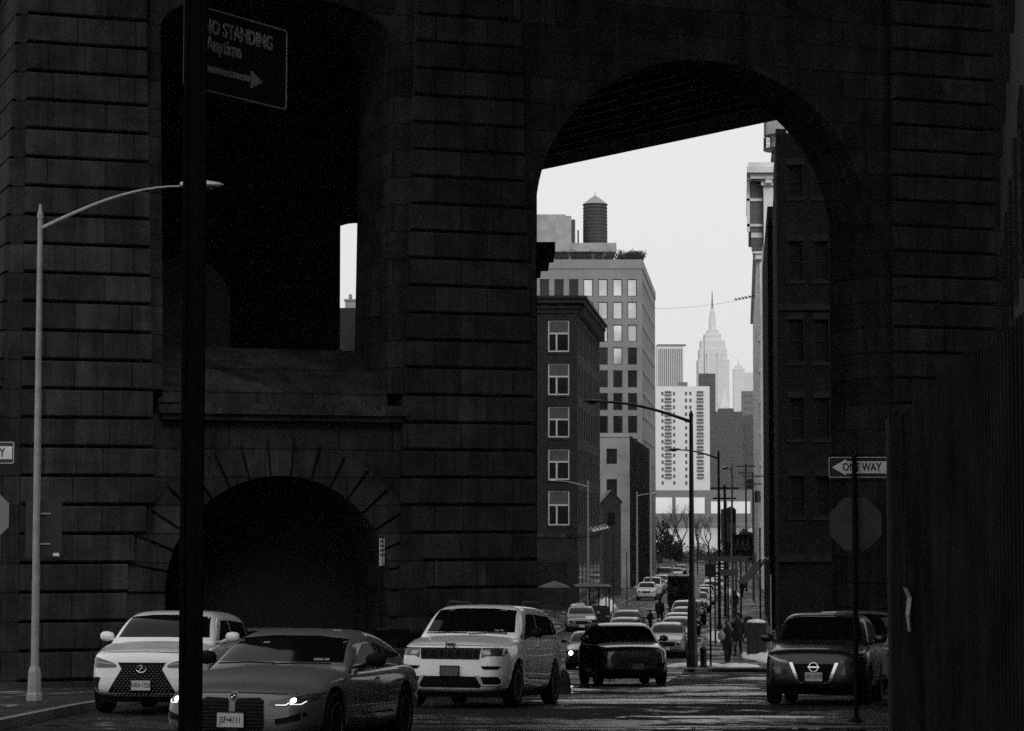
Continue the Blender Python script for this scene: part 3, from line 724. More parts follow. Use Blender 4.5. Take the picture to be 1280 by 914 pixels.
# small gabled shed and other low street buildings on the left
hY = 236.0; sh = thing('gabled_house', 'small dark gabled house squeezed beside the pale stucco building', 'house', (0, hY, g(hY)))
zg = g(hY); x0, x1 = at(753, 600, hY).x, at(776, 600, hY).x; ze, zr_ = zpx(628, hY) - zg, zpx(614, hY) - zg
mb = MB(); mb.plate([(x0, 0), (x1, 0), (x1, ze), ((x0 + x1) / 2, zr_), (x0, ze)], 0, 12); mb.build('wall', M['brick_mid'], sh)
mb = MB()
for s, xe in ((-1, x0), (1, x1)):
    xm = (x0 + x1) / 2
    mb.hexa([(xm, -.15, zr_ + .01), (xe + s * .15, -.15, ze - .1), (xe + s * .15, 12.1, ze - .1), (xm, 12.1, zr_ + .01), (xm, -.15, zr_ + .15), (xe + s * .15, -.15, ze + .05), (xe + s * .15, 12.1, ze + .05), (xm, 12.1, zr_ + .15)])
mb.build('roof', M['steel_dark'], sh)
mb = MB(); mb.box(x0 + .5, x0 + 1.2, -.04, .02, ze - 2.2, ze - 1.0); mb.build('window', M['pane'], sh)
lb = thing('low_warehouse', 'low dark brick warehouse with rolling shutters, beyond the gabled house on the left kerb', 'building', (C(300) - 8.6, 300, g(300)))
mb = MB(); mb.prism([(-30, 0), (0, 0), (.096 * 55, 55), (-30, 55)], 0, 5.2); mb.build('wall', M['brick_mid'], lb)
mb = MB()
for k in range(5): mb.obox((0, 0, 0), SD, SDl, 2 + 10 * k, 8 + 10 * k, -.06, .02, .1, 3.8)
mb.build('shutter', M['steel_grey'], lb)
# right-hand side: dark brick building close to the arch, stepped
aY = 118.0; ab = thing('brick_warehouse', 'very dark brick warehouse with rows of blank windows just past the street arch', 'building', (0, aY, g(aY)))
zg = g(aY); xl = at(972, 400, aY).x; P = (xl, 0, 0); zt_ = zpx(167, aY) - zg; wdt = 18
rows = [(zpx(b, aY) - zg, zpx(a, aY) - zg) for a, b in ((207, 246), (302, 350), (400, 452), (498, 548), (596, 645))]
cols = [((at(a, 400, aY).x - xl), (at(b, 400, aY).x - xl)) for a, b in ((986, 1003), (1018, 1035), (1050, 1067), (1082, 1099))]
mb = MB(); facade(mb, P, (1, 0, 0), (0, 1, 0), wdt, 0, zt_, cols, rows, .35)
mb.prism([(xl + .02, .36), (xl + wdt, .36), (xl + wdt, 14), (xl + .02 + .096 * 14, 14)], 0, zt_ - .02)
xb = at(960, 400, 141).x; zb2 = zpx(258, 141) - zg
mb.prism([(xb, 23), (xb + 16, 23), (xb + 20, 60), (xb + .096 * 37, 60)], -1, zb2)
mb.prism([(xl + .09 * 14 + .1, 13.9), (xl + 14, 13.9), (xl + 14, 23.1), (xb + .3, 23.1)], -1, zb2 - .5)
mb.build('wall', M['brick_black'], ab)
for r in rows:
    for c in cols[:2]: window(ab, P, (1, 0, 0), (0, 1, 0), c, r, M['black'], M['post_black'], .2, .1, 'sash')
for r in rows:
    for c in cols[:2]:
        mb = MB(); mb.obox(P, (1, 0, 0), (0, 1, 0), c[0] - .1, c[1] + .1, -.05, .02, r[1] + .03, r[1] + .35); mb.build('lintel', M['lintel_dark'], ab)
        mb = MB(); mb.obox(P, (1, 0, 0), (0, 1, 0), c[0] - .15, c[1] + .15, -.07, .02, r[0] - .2, r[0] - .03); mb.build('sill', M['lintel_dark'], ab)
mb = MB(); mb.obox(P, (1, 0, 0), (0, 1, 0), 0, wdt, -.14, .0, zpx(388, aY) - zg, zpx(380, aY) - zg); mb.obox(P, (1, 0, 0), (0, 1, 0), 0, wdt, -.18, .0, 4.2, 4.6)
rnd = random.Random(2); x = xl
while x < xl + 6:
    w_ = rnd.uniform(.2, .5); mb.box(x, x + w_, .02, .5, zt_ - .05, zt_ + rnd.uniform(0, .25)); x += w_ + .01
mb.build('string_course', M['lintel_dark'], ab)
# pale corniced building and the next one
cY = 220.0; cb = thing('corniced_building', 'pale stone building with deep bracketed cornice, high behind the dark warehouse on the right', 'building', (0, cY, g(cY)))
zg = g(cY); xl = at(955, 300, cY).x; zt_ = zpx(212, cY) - zg; P = (xl, 0, 0)
mb = MB()
rows = [(zpx(b, cY) - zg, zpx(a, cY) - zg) for a, b in ((238, 276), (300, 338), (360, 398), (420, 458))]
facade(mb, P, (1, 0, 0), (0, 1, 0), 9, 0, zt_, [(.95, 2.1), (3.2, 4.4), (5.6, 6.8)], rows, .4)
mb.prism([(xl + .02, .41), (xl + 9, .41), (xl + 9, 30), (xl + .02 + .096 * 30, 30)], 0, zt_ - .02)
mb.build('wall', M['pale_stone'], cb)
for r in rows:
    for c in ((.95, 2.1), (3.2, 4.4)): window(cb, P, (1, 0, 0), (0, 1, 0), c, r, M['win_dark'], M['pane'], .2, .08)
xo = at(934, 300, cY).x; mb = MB()
def par(x0, x1, y0, y1, z0, z1): mb.prism([(x0 + .096 * y0, y0), (x1, y0), (x1, y1), (x0 + .096 * y1, y1)], z0, z1)
par(xo, xl + 9.5, -1.3, 31, zt_ - .45, zt_ + .1); par(xo + .12, xl + 9.3, -1.15, 31, zt_ + .1, zt_ + .5)
par(xo + .35, xl + 9, -.8, 31, zt_ - .95, zt_ - .45)
mb.box(xl - .25, xl + 9, -.3, 0, zt_ - 1.5, zt_ - .95)
for k in range(5): mb.box(xl + .1 + 1.6 * k, xl + .7 + 1.6 * k, -.7, -.0, zt_ - 1.35, zt_ - .95)
mb.build('cornice', M['pale_stone'], cb)
M['cornice_shade'] = mat('cornice_shade_tone', .06, .4, var=.3, scale=1.5)
mb = MB(); x1_ = xl - .03
mb.prism([(xo + .15 + .11, 1.2), (x1_ + .1, 1.2), (x1_ + .096 * 14, 14), (xo + .15 + .096 * 14, 14)], zpx(288, cY) - zg, zt_ - .96); mb.build('cornice_shade_panel', M['cornice_shade'], cb)  # dark panel standing in for the shade beneath the cornice
mb = MB()
for py in (222, 248, 280): z = zpx(py, cY) - zg; mb.box(xo + .1, x1_ + .02, 1.0, 1.19, z - .12, z + .12)
mb.box(xo + .1, xo + .35, 1.0, 1.19, zpx(288, cY) - zg, zt_ - 1); mb.prism([(xo + .5, 1.3), (x1_, 1.3), (x1_ + 1.2, 13), (xo + .5 + 1.2, 13)], zpx(295, cY) - zg, zpx(288, cY) - zg)
mb.build('shade_panel_trim', M['pale_stone'], cb)
dY = 262.0; db = thing('ribbed_building', 'pale ribbed facade seen edge-on beyond the corniced building, right side of the street', 'building', (0, dY, g(dY)))
zg = g(dY); xl = at(950, 400, dY).x; zt_ = zpx(312, dY) - zg
mb = MB(); mb.prism([(xl, 0), (xl + 8, 0), (xl + 8 + .096 * 100, 100), (xl + .096 * 100, 100)], 0, zt_)
for k in range(24): mb.obox((xl, 0, 0), SD, -SDl, 1 + 4.1 * k, 2 + 4.1 * k, -.35, .02, 3, zt_ - 1)
for k in range(8): mb.obox((xl, 0, 0), SD, -SDl, 0, 98, -.16, .02, 3.4 * (k + 1), 3.4 * (k + 1) + .5)
mb.build('wall', M['pale_stone'], db)
mb = MB(); mb.box(xl - .7, xl + 8, -.7, 1, zt_ - .5, zt_ + .3); mb.box(xl - .45, xl + 8, -.45, 1, zt_ - 1.1, zt_ - .5)
mb.obox((xl, 0, 0), SD, -SDl, 1, 98, -.7, .02, zt_ - .5, zt_ + .3); mb.build('cornice', M['pale_stone'], db)
mb = MB()
for k in range(24):
    for j in range(8):
        mb.obox((xl, 0, 0), SD, -SDl, 2.1 + 4.1 * k, 5.0 + 4.1 * k, -.03, .02, 3.4 * (j + 1) + .6, 3.4 * (j + 1) + 3.1)
tag(mb.build('window', M['pane'], db), kind='stuff')
eb = thing('brick_terrace', 'long dark brick terrace closing the right side of the street before the river', 'building', (at(944, 400, 365).x, 365, g(365)))
mb = MB(); mb.prism([(0, 0), (18, 0), (26, 85), (.096 * 85, 85)], 0, 22); mb.build('wall', M['brick_mid'], eb)
mb = MB()
for k in range(12):
    for j in range(5): mb.obox((0, 0, 0), SD, -SDl, 3 + 6.5 * k, 5 + 6.5 * k, -.05, .02, 3 + 3.6 * j, 5.2 + 3.6 * j)
mb.build('window', M['pane'], eb)
# roof water tank on the right, cut off by the arch
rt = thing('roof_water_tank', 'weathered pale rooftop tank on spindly steel legs, cut off by the arch', 'water tower', (at(979, 160, 226).x, 226, zpx(206, 226)))
s_ = F / 226; zb0 = (206 - 186) / s_
mb = MB(); mb.lathe([(1.15, zb0), (1.3, zb0 + .1), (1.3, zb0 + 1.2), (1.85, zb0 + 1.25), (1.85, zb0 + 2.9), (1.6, zb0 + 3.2), (.1, zb0 + 4.6)], 20); mb.build('tank', M['stucco'], rt)
mb = MB(); mb.lathe([(1.9, zb0 - .15), (1.9, zb0)], 16)
for k in range(16): a = 2 * math.pi * k / 16; mb.tube([(1.85 * math.cos(a), 1.85 * math.sin(a), zb0), (1.85 * math.cos(a), 1.85 * math.sin(a), zb0 + 1.1)], .035, 5)
for zq in (.55, 1.1): mb.tube([(1.85 * math.cos(2 * math.pi * k / 24), 1.85 * math.sin(2 * math.pi * k / 24), zb0 + zq) for k in range(25)], .03, 5)
mb.build('platform', M['steel_dark'], rt)
for k in range(4):
    a = math.pi / 4 + math.pi / 2 * k; mb = MB(); p = Vector((1.3 * math.cos(a), 1.3 * math.sin(a), 0))
    mb.tube([p * 1.15, p + Vector((0, 0, zb0 - .1))], .09, 6); mb.build('leg', M['steel_dark'], rt)
mb = MB()
for k in range(4):
    a, b = math.pi / 4 + math.pi / 2 * k, math.pi / 4 + math.pi / 2 * (k + 1)
    p, q = Vector((1.4 * math.cos(a), 1.4 * math.sin(a), .1)), Vector((1.3 * math.cos(b), 1.3 * math.sin(b), zb0 - .2)); mb.tube([p, q], .045, 5)
mb.tube([(-1.75, -.6, zb0), (-1.75, -.6, zb0 + 4)], .07, 6)
mb.build('brace', M['steel_dark'], rt)
# buildings around the near street (mostly out of frame; they shade it)
def plainblock(name, label, pts, z0, z1, m, wins=None):
    t = thing(name, label, 'building', (pts[0][0], pts[0][1], z0)); ox, oy = pts[0]
    mb = MB(); mb.prism([(x - ox, y - oy) for x, y in pts], 0, z1 - z0); mb.build('wall', m, t)
    if wins:
        for (P, u, n, w_, nc, nr) in wins:
            for i in range(nc):
                for j in range(nr):
                    a = w_ / nc * (i + .3); mb = MB(); mb.obox((P[0] - ox, P[1] - oy, 0), u, n, a, a + w_ / nc * .4, -.04, .03, 4 + 4 * j, 6.2 + 4 * j); mb.build('window', M['pane'], t)
    return t
cbx0 = at(1251, 300, 50).x
plainblock('corner_building', 'dim brick building with tall windows at the right edge, behind the corrugated fence', [(cbx0, 50), (cbx0 + 26, 50), (cbx0 + 30, -60), (5.0, -60), (5.0, 22.5)], -5, 34, M['brick_mid'],
           [((5.2, 23.6, 0), Vector((cbx0 - 5, 27.5, 0)).normalized(), Vector((27.5, 5 - cbx0, 0)).normalized(), 25, 6, 6)])
ap = thing('added_shade_deck', 'unseen deck and pier added out of view to shade the near crossing', 'bridge', (3, 28, 19))  # added out of view to keep light off the near crossing and walls
mb = MB(); mb.prism([(2.5, -42), (10, -42), (10, 35.4), (-4, 30.4), (-10.5, 27.9), (-10.5, 12), (2.5, 12)], 1.2, 3.0); mb.build('deck', M['soffit'], ap)  # outline shaped to darken windshields yet leave the hoods lit
mb = MB(); mb.box(-4.2, 8, -42, -36, -21, 1.15); mb.box(-4.5, 8.3, -42.3, -35.7, -21, -18.5); mb.box(-4.5, 8.3, -42.3, -35.7, 0, 1.18); mb.build('pier', M['stone'], ap)  # unseen pier added behind the camera to block light from there
mb = MB()
for k in range(8): mb.box(-5 + 2.08 * k, -4.6 + 2.08 * k, -26 if k > 3 else 12.1, 29, 0, 1.19)
mb.build('girder', M['steel_dark'], ap)
plainblock('loft_building', 'dim brick loft building seen through the tall opening in the anchorage', [(-36, 112), (at(330, 400, 112).x, 112), (at(330, 400, 112).x, 126), (-36, 126)], g(112), 24, M['brick_dark'])
plainblock('tenement', 'dark brick tenement glimpsed in the slot beside the lit jamb of the tall opening', [(-50, 200), (at(452, 400, 200).x, 200), (at(452, 400, 200).x + 3, 240), (-50, 240)], g(200), zpx(385, 200), M['brick_mid'])
ch = thing('chimney_stack', 'pale little rooftop bulkhead on the tenement in the slot', 'chimney', (at(438, 380, 204).x, 204, zpx(385, 200)))
mb = MB(); mb.box(-.45, .45, 0, 1, 0, .95); mb.box(-.55, .55, -.1, 1.1, .95, 1.1); mb.build('stack', M['concrete'], ch)
mb = MB(); mb.lathe([(.16, 1.1), (.13, 1.5)], 10); mb.build('pot', M['steel_grey'], ch)

# ------------------------------------------------------------------ far bank
def fz(py, Y): return at(640, py, Y).z
def fx(px, Y): return at(px, 500, Y).x
fY = 2002.0
sea = thing('elevated_highway', 'dark elevated highway strip along the far river bank below the white shed', 'highway', (0, fY, -12))
mb = MB(); mb.box(-900, 900, -1, 3, -1, fz(653, fY) + 12); mb.build('seawall', M['far_grey'], sea)
mb = MB(); mb.box(-900, 900, 8, 30, fz(646, fY) + 12, fz(643, fY) + 12); mb.build('deck', M['far_grey'], sea)
mb = MB()
for k in range(120): mb.box(-900 + 15 * k, -898.4 + 15 * k, 10, 12, 3, fz(646, fY) + 12)
mb.build('column', M['far_grey'], sea)
shd = thing('pier_shed', 'long low shed with big bright white panels on the far bank', 'shed', (0, 2060, -8))
mb = MB(); mb.box(-500, 900, 0, 60, 0, fz(613, 2060) + 8); mb.build('wall', M['far_grey'], shd)
for a, b, t_ in ((760, 778, 622), (783, 812, 622), (819, 839.5, 622), (844, 880, 622), (888, 905, 627), (908, 937, 627), (942, 970, 627)):
    mb = MB(); mb.box(fx(a, 2060), fx(b, 2060), -1.0, .1, fz(642, 2060) + 8, fz(t_, 2060) + 8); mb.build('panel', M['white_wall'], shd)
def tower(name, label, x0, x1, py_top, Y, m, cat='tower', depth=None, zb=-8):
    t = thing(name, label, cat, ((fx(x0, Y) + fx(x1, Y)) / 2, Y, zb)); hw_ = (fx(x1, Y) - fx(x0, Y)) / 2
    mb = MB(); mb.box(-hw_, hw_, 0, depth or hw_ * 1.6, 0, fz(py_top, Y) - zb); mb.build('wall', m, t); return t, hw_, fz(py_top, Y) - zb
Y1 = 2150
t, hw_, h_ = tower('white_apartment_slab', 'white high-rise apartment slab with stacks of curved balconies across the river', 819, 887, 483, Y1, M['far_white'], 'apartment block')
s_ = Y1 / F
def fwin(t, hw_, x0, Y, cols_px, rows_px, wpx, hpx, m, name='window', out=.25, zb=-8, one=False):
    mb1 = MB() if one else None; cx = t.location.x
    for cpx in cols_px:
        for py in rows_px:
            mb = mb1 or MB(); xx = fx(cpx, Y) - cx; zz = fz(py, Y) - zb
            mb.box(xx - wpx * Y / F / 2, xx + wpx * Y / F / 2, -out, .3, zz - hpx * Y / F / 2, zz + hpx * Y / F / 2)
            if not one: mb.build(name, m, t)
    if one: mb1.build(name, m, t)
rowsA = [492 + 8.6 * k for k in range(14)]
fwin(t, hw_, 0, Y1, [828, 842.5, 857.5, 863], rowsA, 2.6, 4.2, M['far_pane'])
for cpx in (835, 875):
    for py in rowsA[:13]:
        xx = fx(cpx, Y1) - t.location.x; zz = fz(py, Y1) + 8; mb = MB(); n = 8; q = []
        for k in range(n + 1): a = math.pi * k / n; q.append((xx + 3.4 * math.cos(a), -2.2 * math.sin(a)))
        mb.prism(q, zz - 1.9, zz - .6); mb.build('balcony', M['far_grey'], t)
fwin(t, hw_, 0, Y1, [835, 875], [p - 1.5 for p in rowsA[:13]], 8.5, 3.0, M['far_pane'], name='balcony_door', out=.1, one=True)
mb = MB(); mb.box(-3, 5, 4, 12, h_, h_ + 4); mb.build('bulkhead', M['far_grey'], t)
Y2 = 2700
t, hw_, h_ = tower('ribbed_high_rise', 'grey high-rise with vertical ribs standing behind the white apartment slab', 821.5, 854.5, 430.5, Y2, M['far_white'])
mb = MB()
for k in range(13): x = -hw_ + 1 + (2 * hw_ - 2) * (k + .25) / 13; mb.box(x, x + (2 * hw_) / 13 * .5, -.3, .3, 6, h_ - 5)
mb.build('window_band', M['far_grey'], t)
mb = MB(); mb.box(-hw_, hw_ + 3, -.6, 2, h_ - 2, h_); mb.build('parapet', M['far_grey'], t)
t, hw_, h_ = tower('slim_dark_tower', 'slim dark brown tower with a mast, just left of the skyscraper base', 874.5, 894.5, 467, 2500, M['far_dark'])
mb = MB(); mb.tube([(-3, 4, h_), (-3, 4, h_ + 40)], [.6, .3], 5); mb.build('mast', M['far_grey'], t)
fwin(t, hw_, 0, 2500, [879, 884.5, 890], [474 + 8 * k for k in range(9)], 2.4, 4, M['far_pane'])
t, hw_, h_ = tower('brick_housing_block', 'wide dark brick housing block beside the white apartment slab', 886, 928, 514.5, 2250, M['far_dark'], 'apartment block')
mb = MB(); mb.box(-hw_ * .4, hw_ * .5, 2, 10, h_, h_ + 3); mb.build('bulkhead', M['far_dark'], t)
fwin(t, hw_, 0, 2250, [890 + 5.0 * k for k in range(8)], [522 + 8 * k for k in range(11)], 2.0, 3.2, M['far_pane'])
t, hw_, h_ = tower('stepped_housing_block', 'greyish housing block with paired windows at the right, above the pier shed', 928, 946, 489, 2350, M['far_grey'], 'apartment block')
fwin(t, hw_, 0, 2350, [931 + 3.7 * k for k in range(4)], [495 + 8 * k for k in range(12)], 1.8, 3.0, M['far_pane'])
tower('rear_housing_block', 'dull brick housing block in the gap right of the wide brown block', 924, 944, 520, 2280, M['far_dark'], 'apartment block')
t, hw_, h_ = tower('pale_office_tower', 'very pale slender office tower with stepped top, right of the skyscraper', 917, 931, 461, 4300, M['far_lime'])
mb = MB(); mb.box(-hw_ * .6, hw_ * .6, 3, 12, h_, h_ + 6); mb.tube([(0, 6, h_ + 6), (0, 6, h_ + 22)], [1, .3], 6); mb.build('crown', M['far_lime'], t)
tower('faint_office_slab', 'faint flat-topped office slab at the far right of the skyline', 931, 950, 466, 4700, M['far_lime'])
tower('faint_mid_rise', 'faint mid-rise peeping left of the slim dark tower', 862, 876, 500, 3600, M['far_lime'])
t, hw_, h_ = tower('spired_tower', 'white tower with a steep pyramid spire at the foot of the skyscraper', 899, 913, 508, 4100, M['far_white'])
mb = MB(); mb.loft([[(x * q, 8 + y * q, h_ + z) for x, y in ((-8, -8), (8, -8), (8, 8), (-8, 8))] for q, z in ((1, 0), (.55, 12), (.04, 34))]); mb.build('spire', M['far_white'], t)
EY = 4600
es = thing('skyscraper', 'tall stepped art-deco skyscraper with needle mast, coloured pale for the haze', 'skyscraper', (fx(892.5, EY), EY, -8))
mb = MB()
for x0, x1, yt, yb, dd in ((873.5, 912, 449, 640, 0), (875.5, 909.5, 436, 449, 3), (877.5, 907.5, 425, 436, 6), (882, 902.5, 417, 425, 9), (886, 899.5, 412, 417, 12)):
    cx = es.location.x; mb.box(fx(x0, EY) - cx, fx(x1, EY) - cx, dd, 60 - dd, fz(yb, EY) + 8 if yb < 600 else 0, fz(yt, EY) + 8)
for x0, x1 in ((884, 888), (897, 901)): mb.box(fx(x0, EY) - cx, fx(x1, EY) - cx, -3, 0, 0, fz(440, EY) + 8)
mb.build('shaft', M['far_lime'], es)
mb = MB(); zz0 = fz(412, EY) + 8
mb.lathe([(7.5, zz0), (6.5, fz(400, EY) + 8), (4.8, fz(388, EY) + 8), (3.2, fz(384, EY) + 8)], 12, Matrix.Translation((0, 30, 0))); mb.build('mooring_mast', M['far_lime'], es)
mb = MB(); mb.tube([(0, 30, fz(385, EY) + 8), (0, 30, fz(376, EY) + 8), (0, 30, fz(362, EY) + 8)], [2.0, 1.5, .6], 8); mb.build('antenna', M['far_grey'], es)

# ------------------------------------------------------------------ vehicles
def body_mesh(S):
    Lc, W2, H = S['L'], S['W'] / 2, S['H']; hz, cz, bz = S['hood'], S['cowl'], S['belt']; yc = S['yc']; zb = S.get('zb', .2)
    round_ = S.get('nose', .30)
    st = []
    # y, width factor, bottom, top
    st.append((0.0, .66, zb + .16, hz - .22)); st.append((.05, .80, zb + .06, hz - .10)); st.append((round_ * .6, .90, zb + .02, hz - .035))
    st.append((round_ * 1.4, .965, zb, hz)); st.append((.75, .99, zb, hz + (cz - hz) * .4)); st.append((yc * .8, 1.0, zb, cz - .02)); st.append((yc + .25, 1.0, zb, cz))
    st.append((Lc * .5, 1.0, zb, bz)); st.append((Lc * .75, .995, zb, bz + .03)); st.append((Lc - .45, .965, zb, bz + .03)); st.append((Lc - .12, .90, zb + .06, bz - .02)); st.append((Lc, .78, zb + .2, bz - .2))
    mb = MB(); rings = []
    for y, wf, z0, z1 in st:
        w = W2 * wf; sh = z1 - .12; cr = S.get('crown', .035)
        half = [(0, z0), (w * .82, z0), (w * .97, z0 + .09), (w, z0 + (sh - z0) * .5), (w * .985, sh - .03), (w * .95, sh + .05), (w * .86, z1), (w * .45, z1 + cr * .8), (0, z1 + cr)]
        ring = half + [(-x, z) for x, z in half[-2:0:-1]]
        rings.append([(x, y, z) for x, z in ring])
    mb.loft(rings)
    o = mb.build('tmp', None); sm = o.modifiers.new('s', 'SUBSURF'); sm.levels = 2; sm.render_levels = 2
    cuts = []
    for y in (S['wf'], S['wr']):
        for s in (-1, 1):
            cb = MB(); r = S['wrad'] + .065
            cb.lathe([(r, 0), (r, .34)], 32, Matrix.Translation((s * (W2 - .26) if s > 0 else s * (W2 + .08), y, S['wrad'])) @ Matrix.Rotation(R(90), 4, 'Y'))
            c = cb.build('cut', None); b = o.modifiers.new('b', 'BOOLEAN'); b.operation = 'DIFFERENCE'; b.object = c; b.solver = 'EXACT'; cuts.append(c)
    me = evaluated(o); bpy.data.objects.remove(o)
    for c in cuts: bpy.data.objects.remove(c)
    return me
def cabin_mesh(S):
    Lc, W2, H = S['L'], S['W'] / 2, S['H']; bz = S['belt']; cz = S['cowl']; yc = S['yc']; yr = S['yroof']; ye = S['yend']; yb = S['yback']
    tw_ = S.get('tumble', .77); mb = MB(); rings = []
    for y, top, wt, wb in ((yc - .04, cz + .0, .90, .92), (yc + .10, cz + (H - cz) * .14, .885, .925), (yc + (yr - yc) * .6, cz + (H - cz) * .70, tw_ + .045, .935), (yr, H - .035, tw_, .94), (yr + .35, H - .005, tw_ - .005, .945), ((yr + ye) / 2, H, tw_ - .01, .945), (ye, H - .03, tw_ - .03, .935), ((ye + yb) / 2 + .03, (H + bz) / 2 + .08, tw_ + .0, .91), (yb, bz + .02, .84, .87)):
        zb = bz - .16; t2 = max(top, zb + .08); h = t2 - zb
        half = [(0, zb), (W2 * wb, zb), (W2 * (wb * .6 + wt * .4), zb + h * .45), (W2 * (wt + .03), t2 - min(.14, h * .35)), (W2 * (wt - .05), t2 - .028), (W2 * .45, t2 - .005), (0, t2)]
        ring = half + [(-x, z) for x, z in half[-2:0:-1]]
        rings.append([(x, y, z) for x, z in ring])
    mb.loft(rings); o = mb.build('tmp', None); sm = o.modifiers.new('s', 'SUBSURF'); sm.levels = 2
    me = evaluated(o); bpy.data.objects.remove(o); return me
def bvh_of(*mes):
    vs, fs = [], []
    for me in mes:
        k = len(vs); vs += [v.co.copy() for v in me.vertices]; fs += [[i + k for i in p.vertices] for p in me.polygons]
    return BVHTree.FromPolygons(vs, fs)
def patch(poly, axis, bvh, off=.006, th=.02, res=.05, sgn=-1, far=6.0):
    """outline projected on the skin of a body: axis 'y' = seen from the front (x,z), 'x' = from the side (y,z)"""
    b = bmesh.new()
    mk = (lambda p: Vector((p[0], 0, p[1]))) if axis == 'y' else (lambda p: Vector((0, p[0], p[1])))
    b.faces.new([b.verts.new(mk(p)) for p in poly])
    i0 = 0 if axis == 'y' else 1
    for ax in (i0, 2):
        lo = min(v.co[ax] for v in b.verts); hi = max(v.co[ax] for v in b.verts); k = lo + res
        n = Vector((0, 0, 0)); n[ax] = 1
        while k < hi - 1e-3:
            co = Vector((0, 0, 0)); co[ax] = k
            bmesh.ops.bisect_plane(b, geom=list(b.verts) + list(b.edges) + list(b.faces), plane_co=co, plane_no=n); k += res
    d = Vector((0, 1, 0)) if axis == 'y' else Vector((1, 0, 0))
    d = d * (-sgn); miss = []; last = None
    for v in b.verts:
        o = v.co - d * far; hit = bvh.ray_cast(o, d)
        if hit[0] is None: miss.append(v); continue
        v.co = hit[0] - d * off
    bmesh.ops.delete(b, geom=miss, context='VERTS')
    # drop faces that fall across a step in depth
    bad = [f for f in b.faces if max((v.co - w.co).length for v in f.verts for w in f.verts) > res * 6]
    bmesh.ops.delete(b, geom=bad, context='FACES')
    if not b.faces: b.free(); return None
    geo = bmesh.ops.extrude_face_region(b, geom=list(b.faces))
    bmesh.ops.translate(b, verts=[v for v in geo['geom'] if isinstance(v, bmesh.types.BMVert)], vec=d * th)
    bmesh.ops.recalc_face_normals(b, faces=b.faces)
    me = bpy.data.meshes.new('p'); b.to_mesh(me); b.free(); return me
def mirror(poly): return [(-x, z) for x, z in poly][::-1]
BASE = {
 'suv': dict(L=4.68, W=1.88, H=1.68, hood=1.0, cowl=1.10, belt=1.10, yc=1.25, yroof=1.98, yend=3.95, yback=4.55, wf=.92, wr=3.62, wrad=.36, zb=.24),
 'sedan': dict(split=.62, L=4.75, W=1.82, H=1.45, hood=.78, cowl=.93, belt=.95, yc=1.35, yroof=2.15, yend=3.3, yback=4.2, wf=.9, wr=3.7, wrad=.33, zb=.19),
 'hatch': dict(L=4.3, W=1.78, H=1.52, hood=.84, cowl=1.0, belt=1.0, yc=1.1, yroof=1.9, yend=3.5, yback=4.2, wf=.85, wr=3.4, wrad=.32, zb=.19),
 'van': dict(L=5.0, W=1.95, H=1.95, hood=1.08, cowl=1.2, belt=1.2, yc=.9, yroof=1.55, yend=4.6, yback=4.95, wf=.9, wr=3.95, wrad=.35, zb=.24, tumble=.84),
}
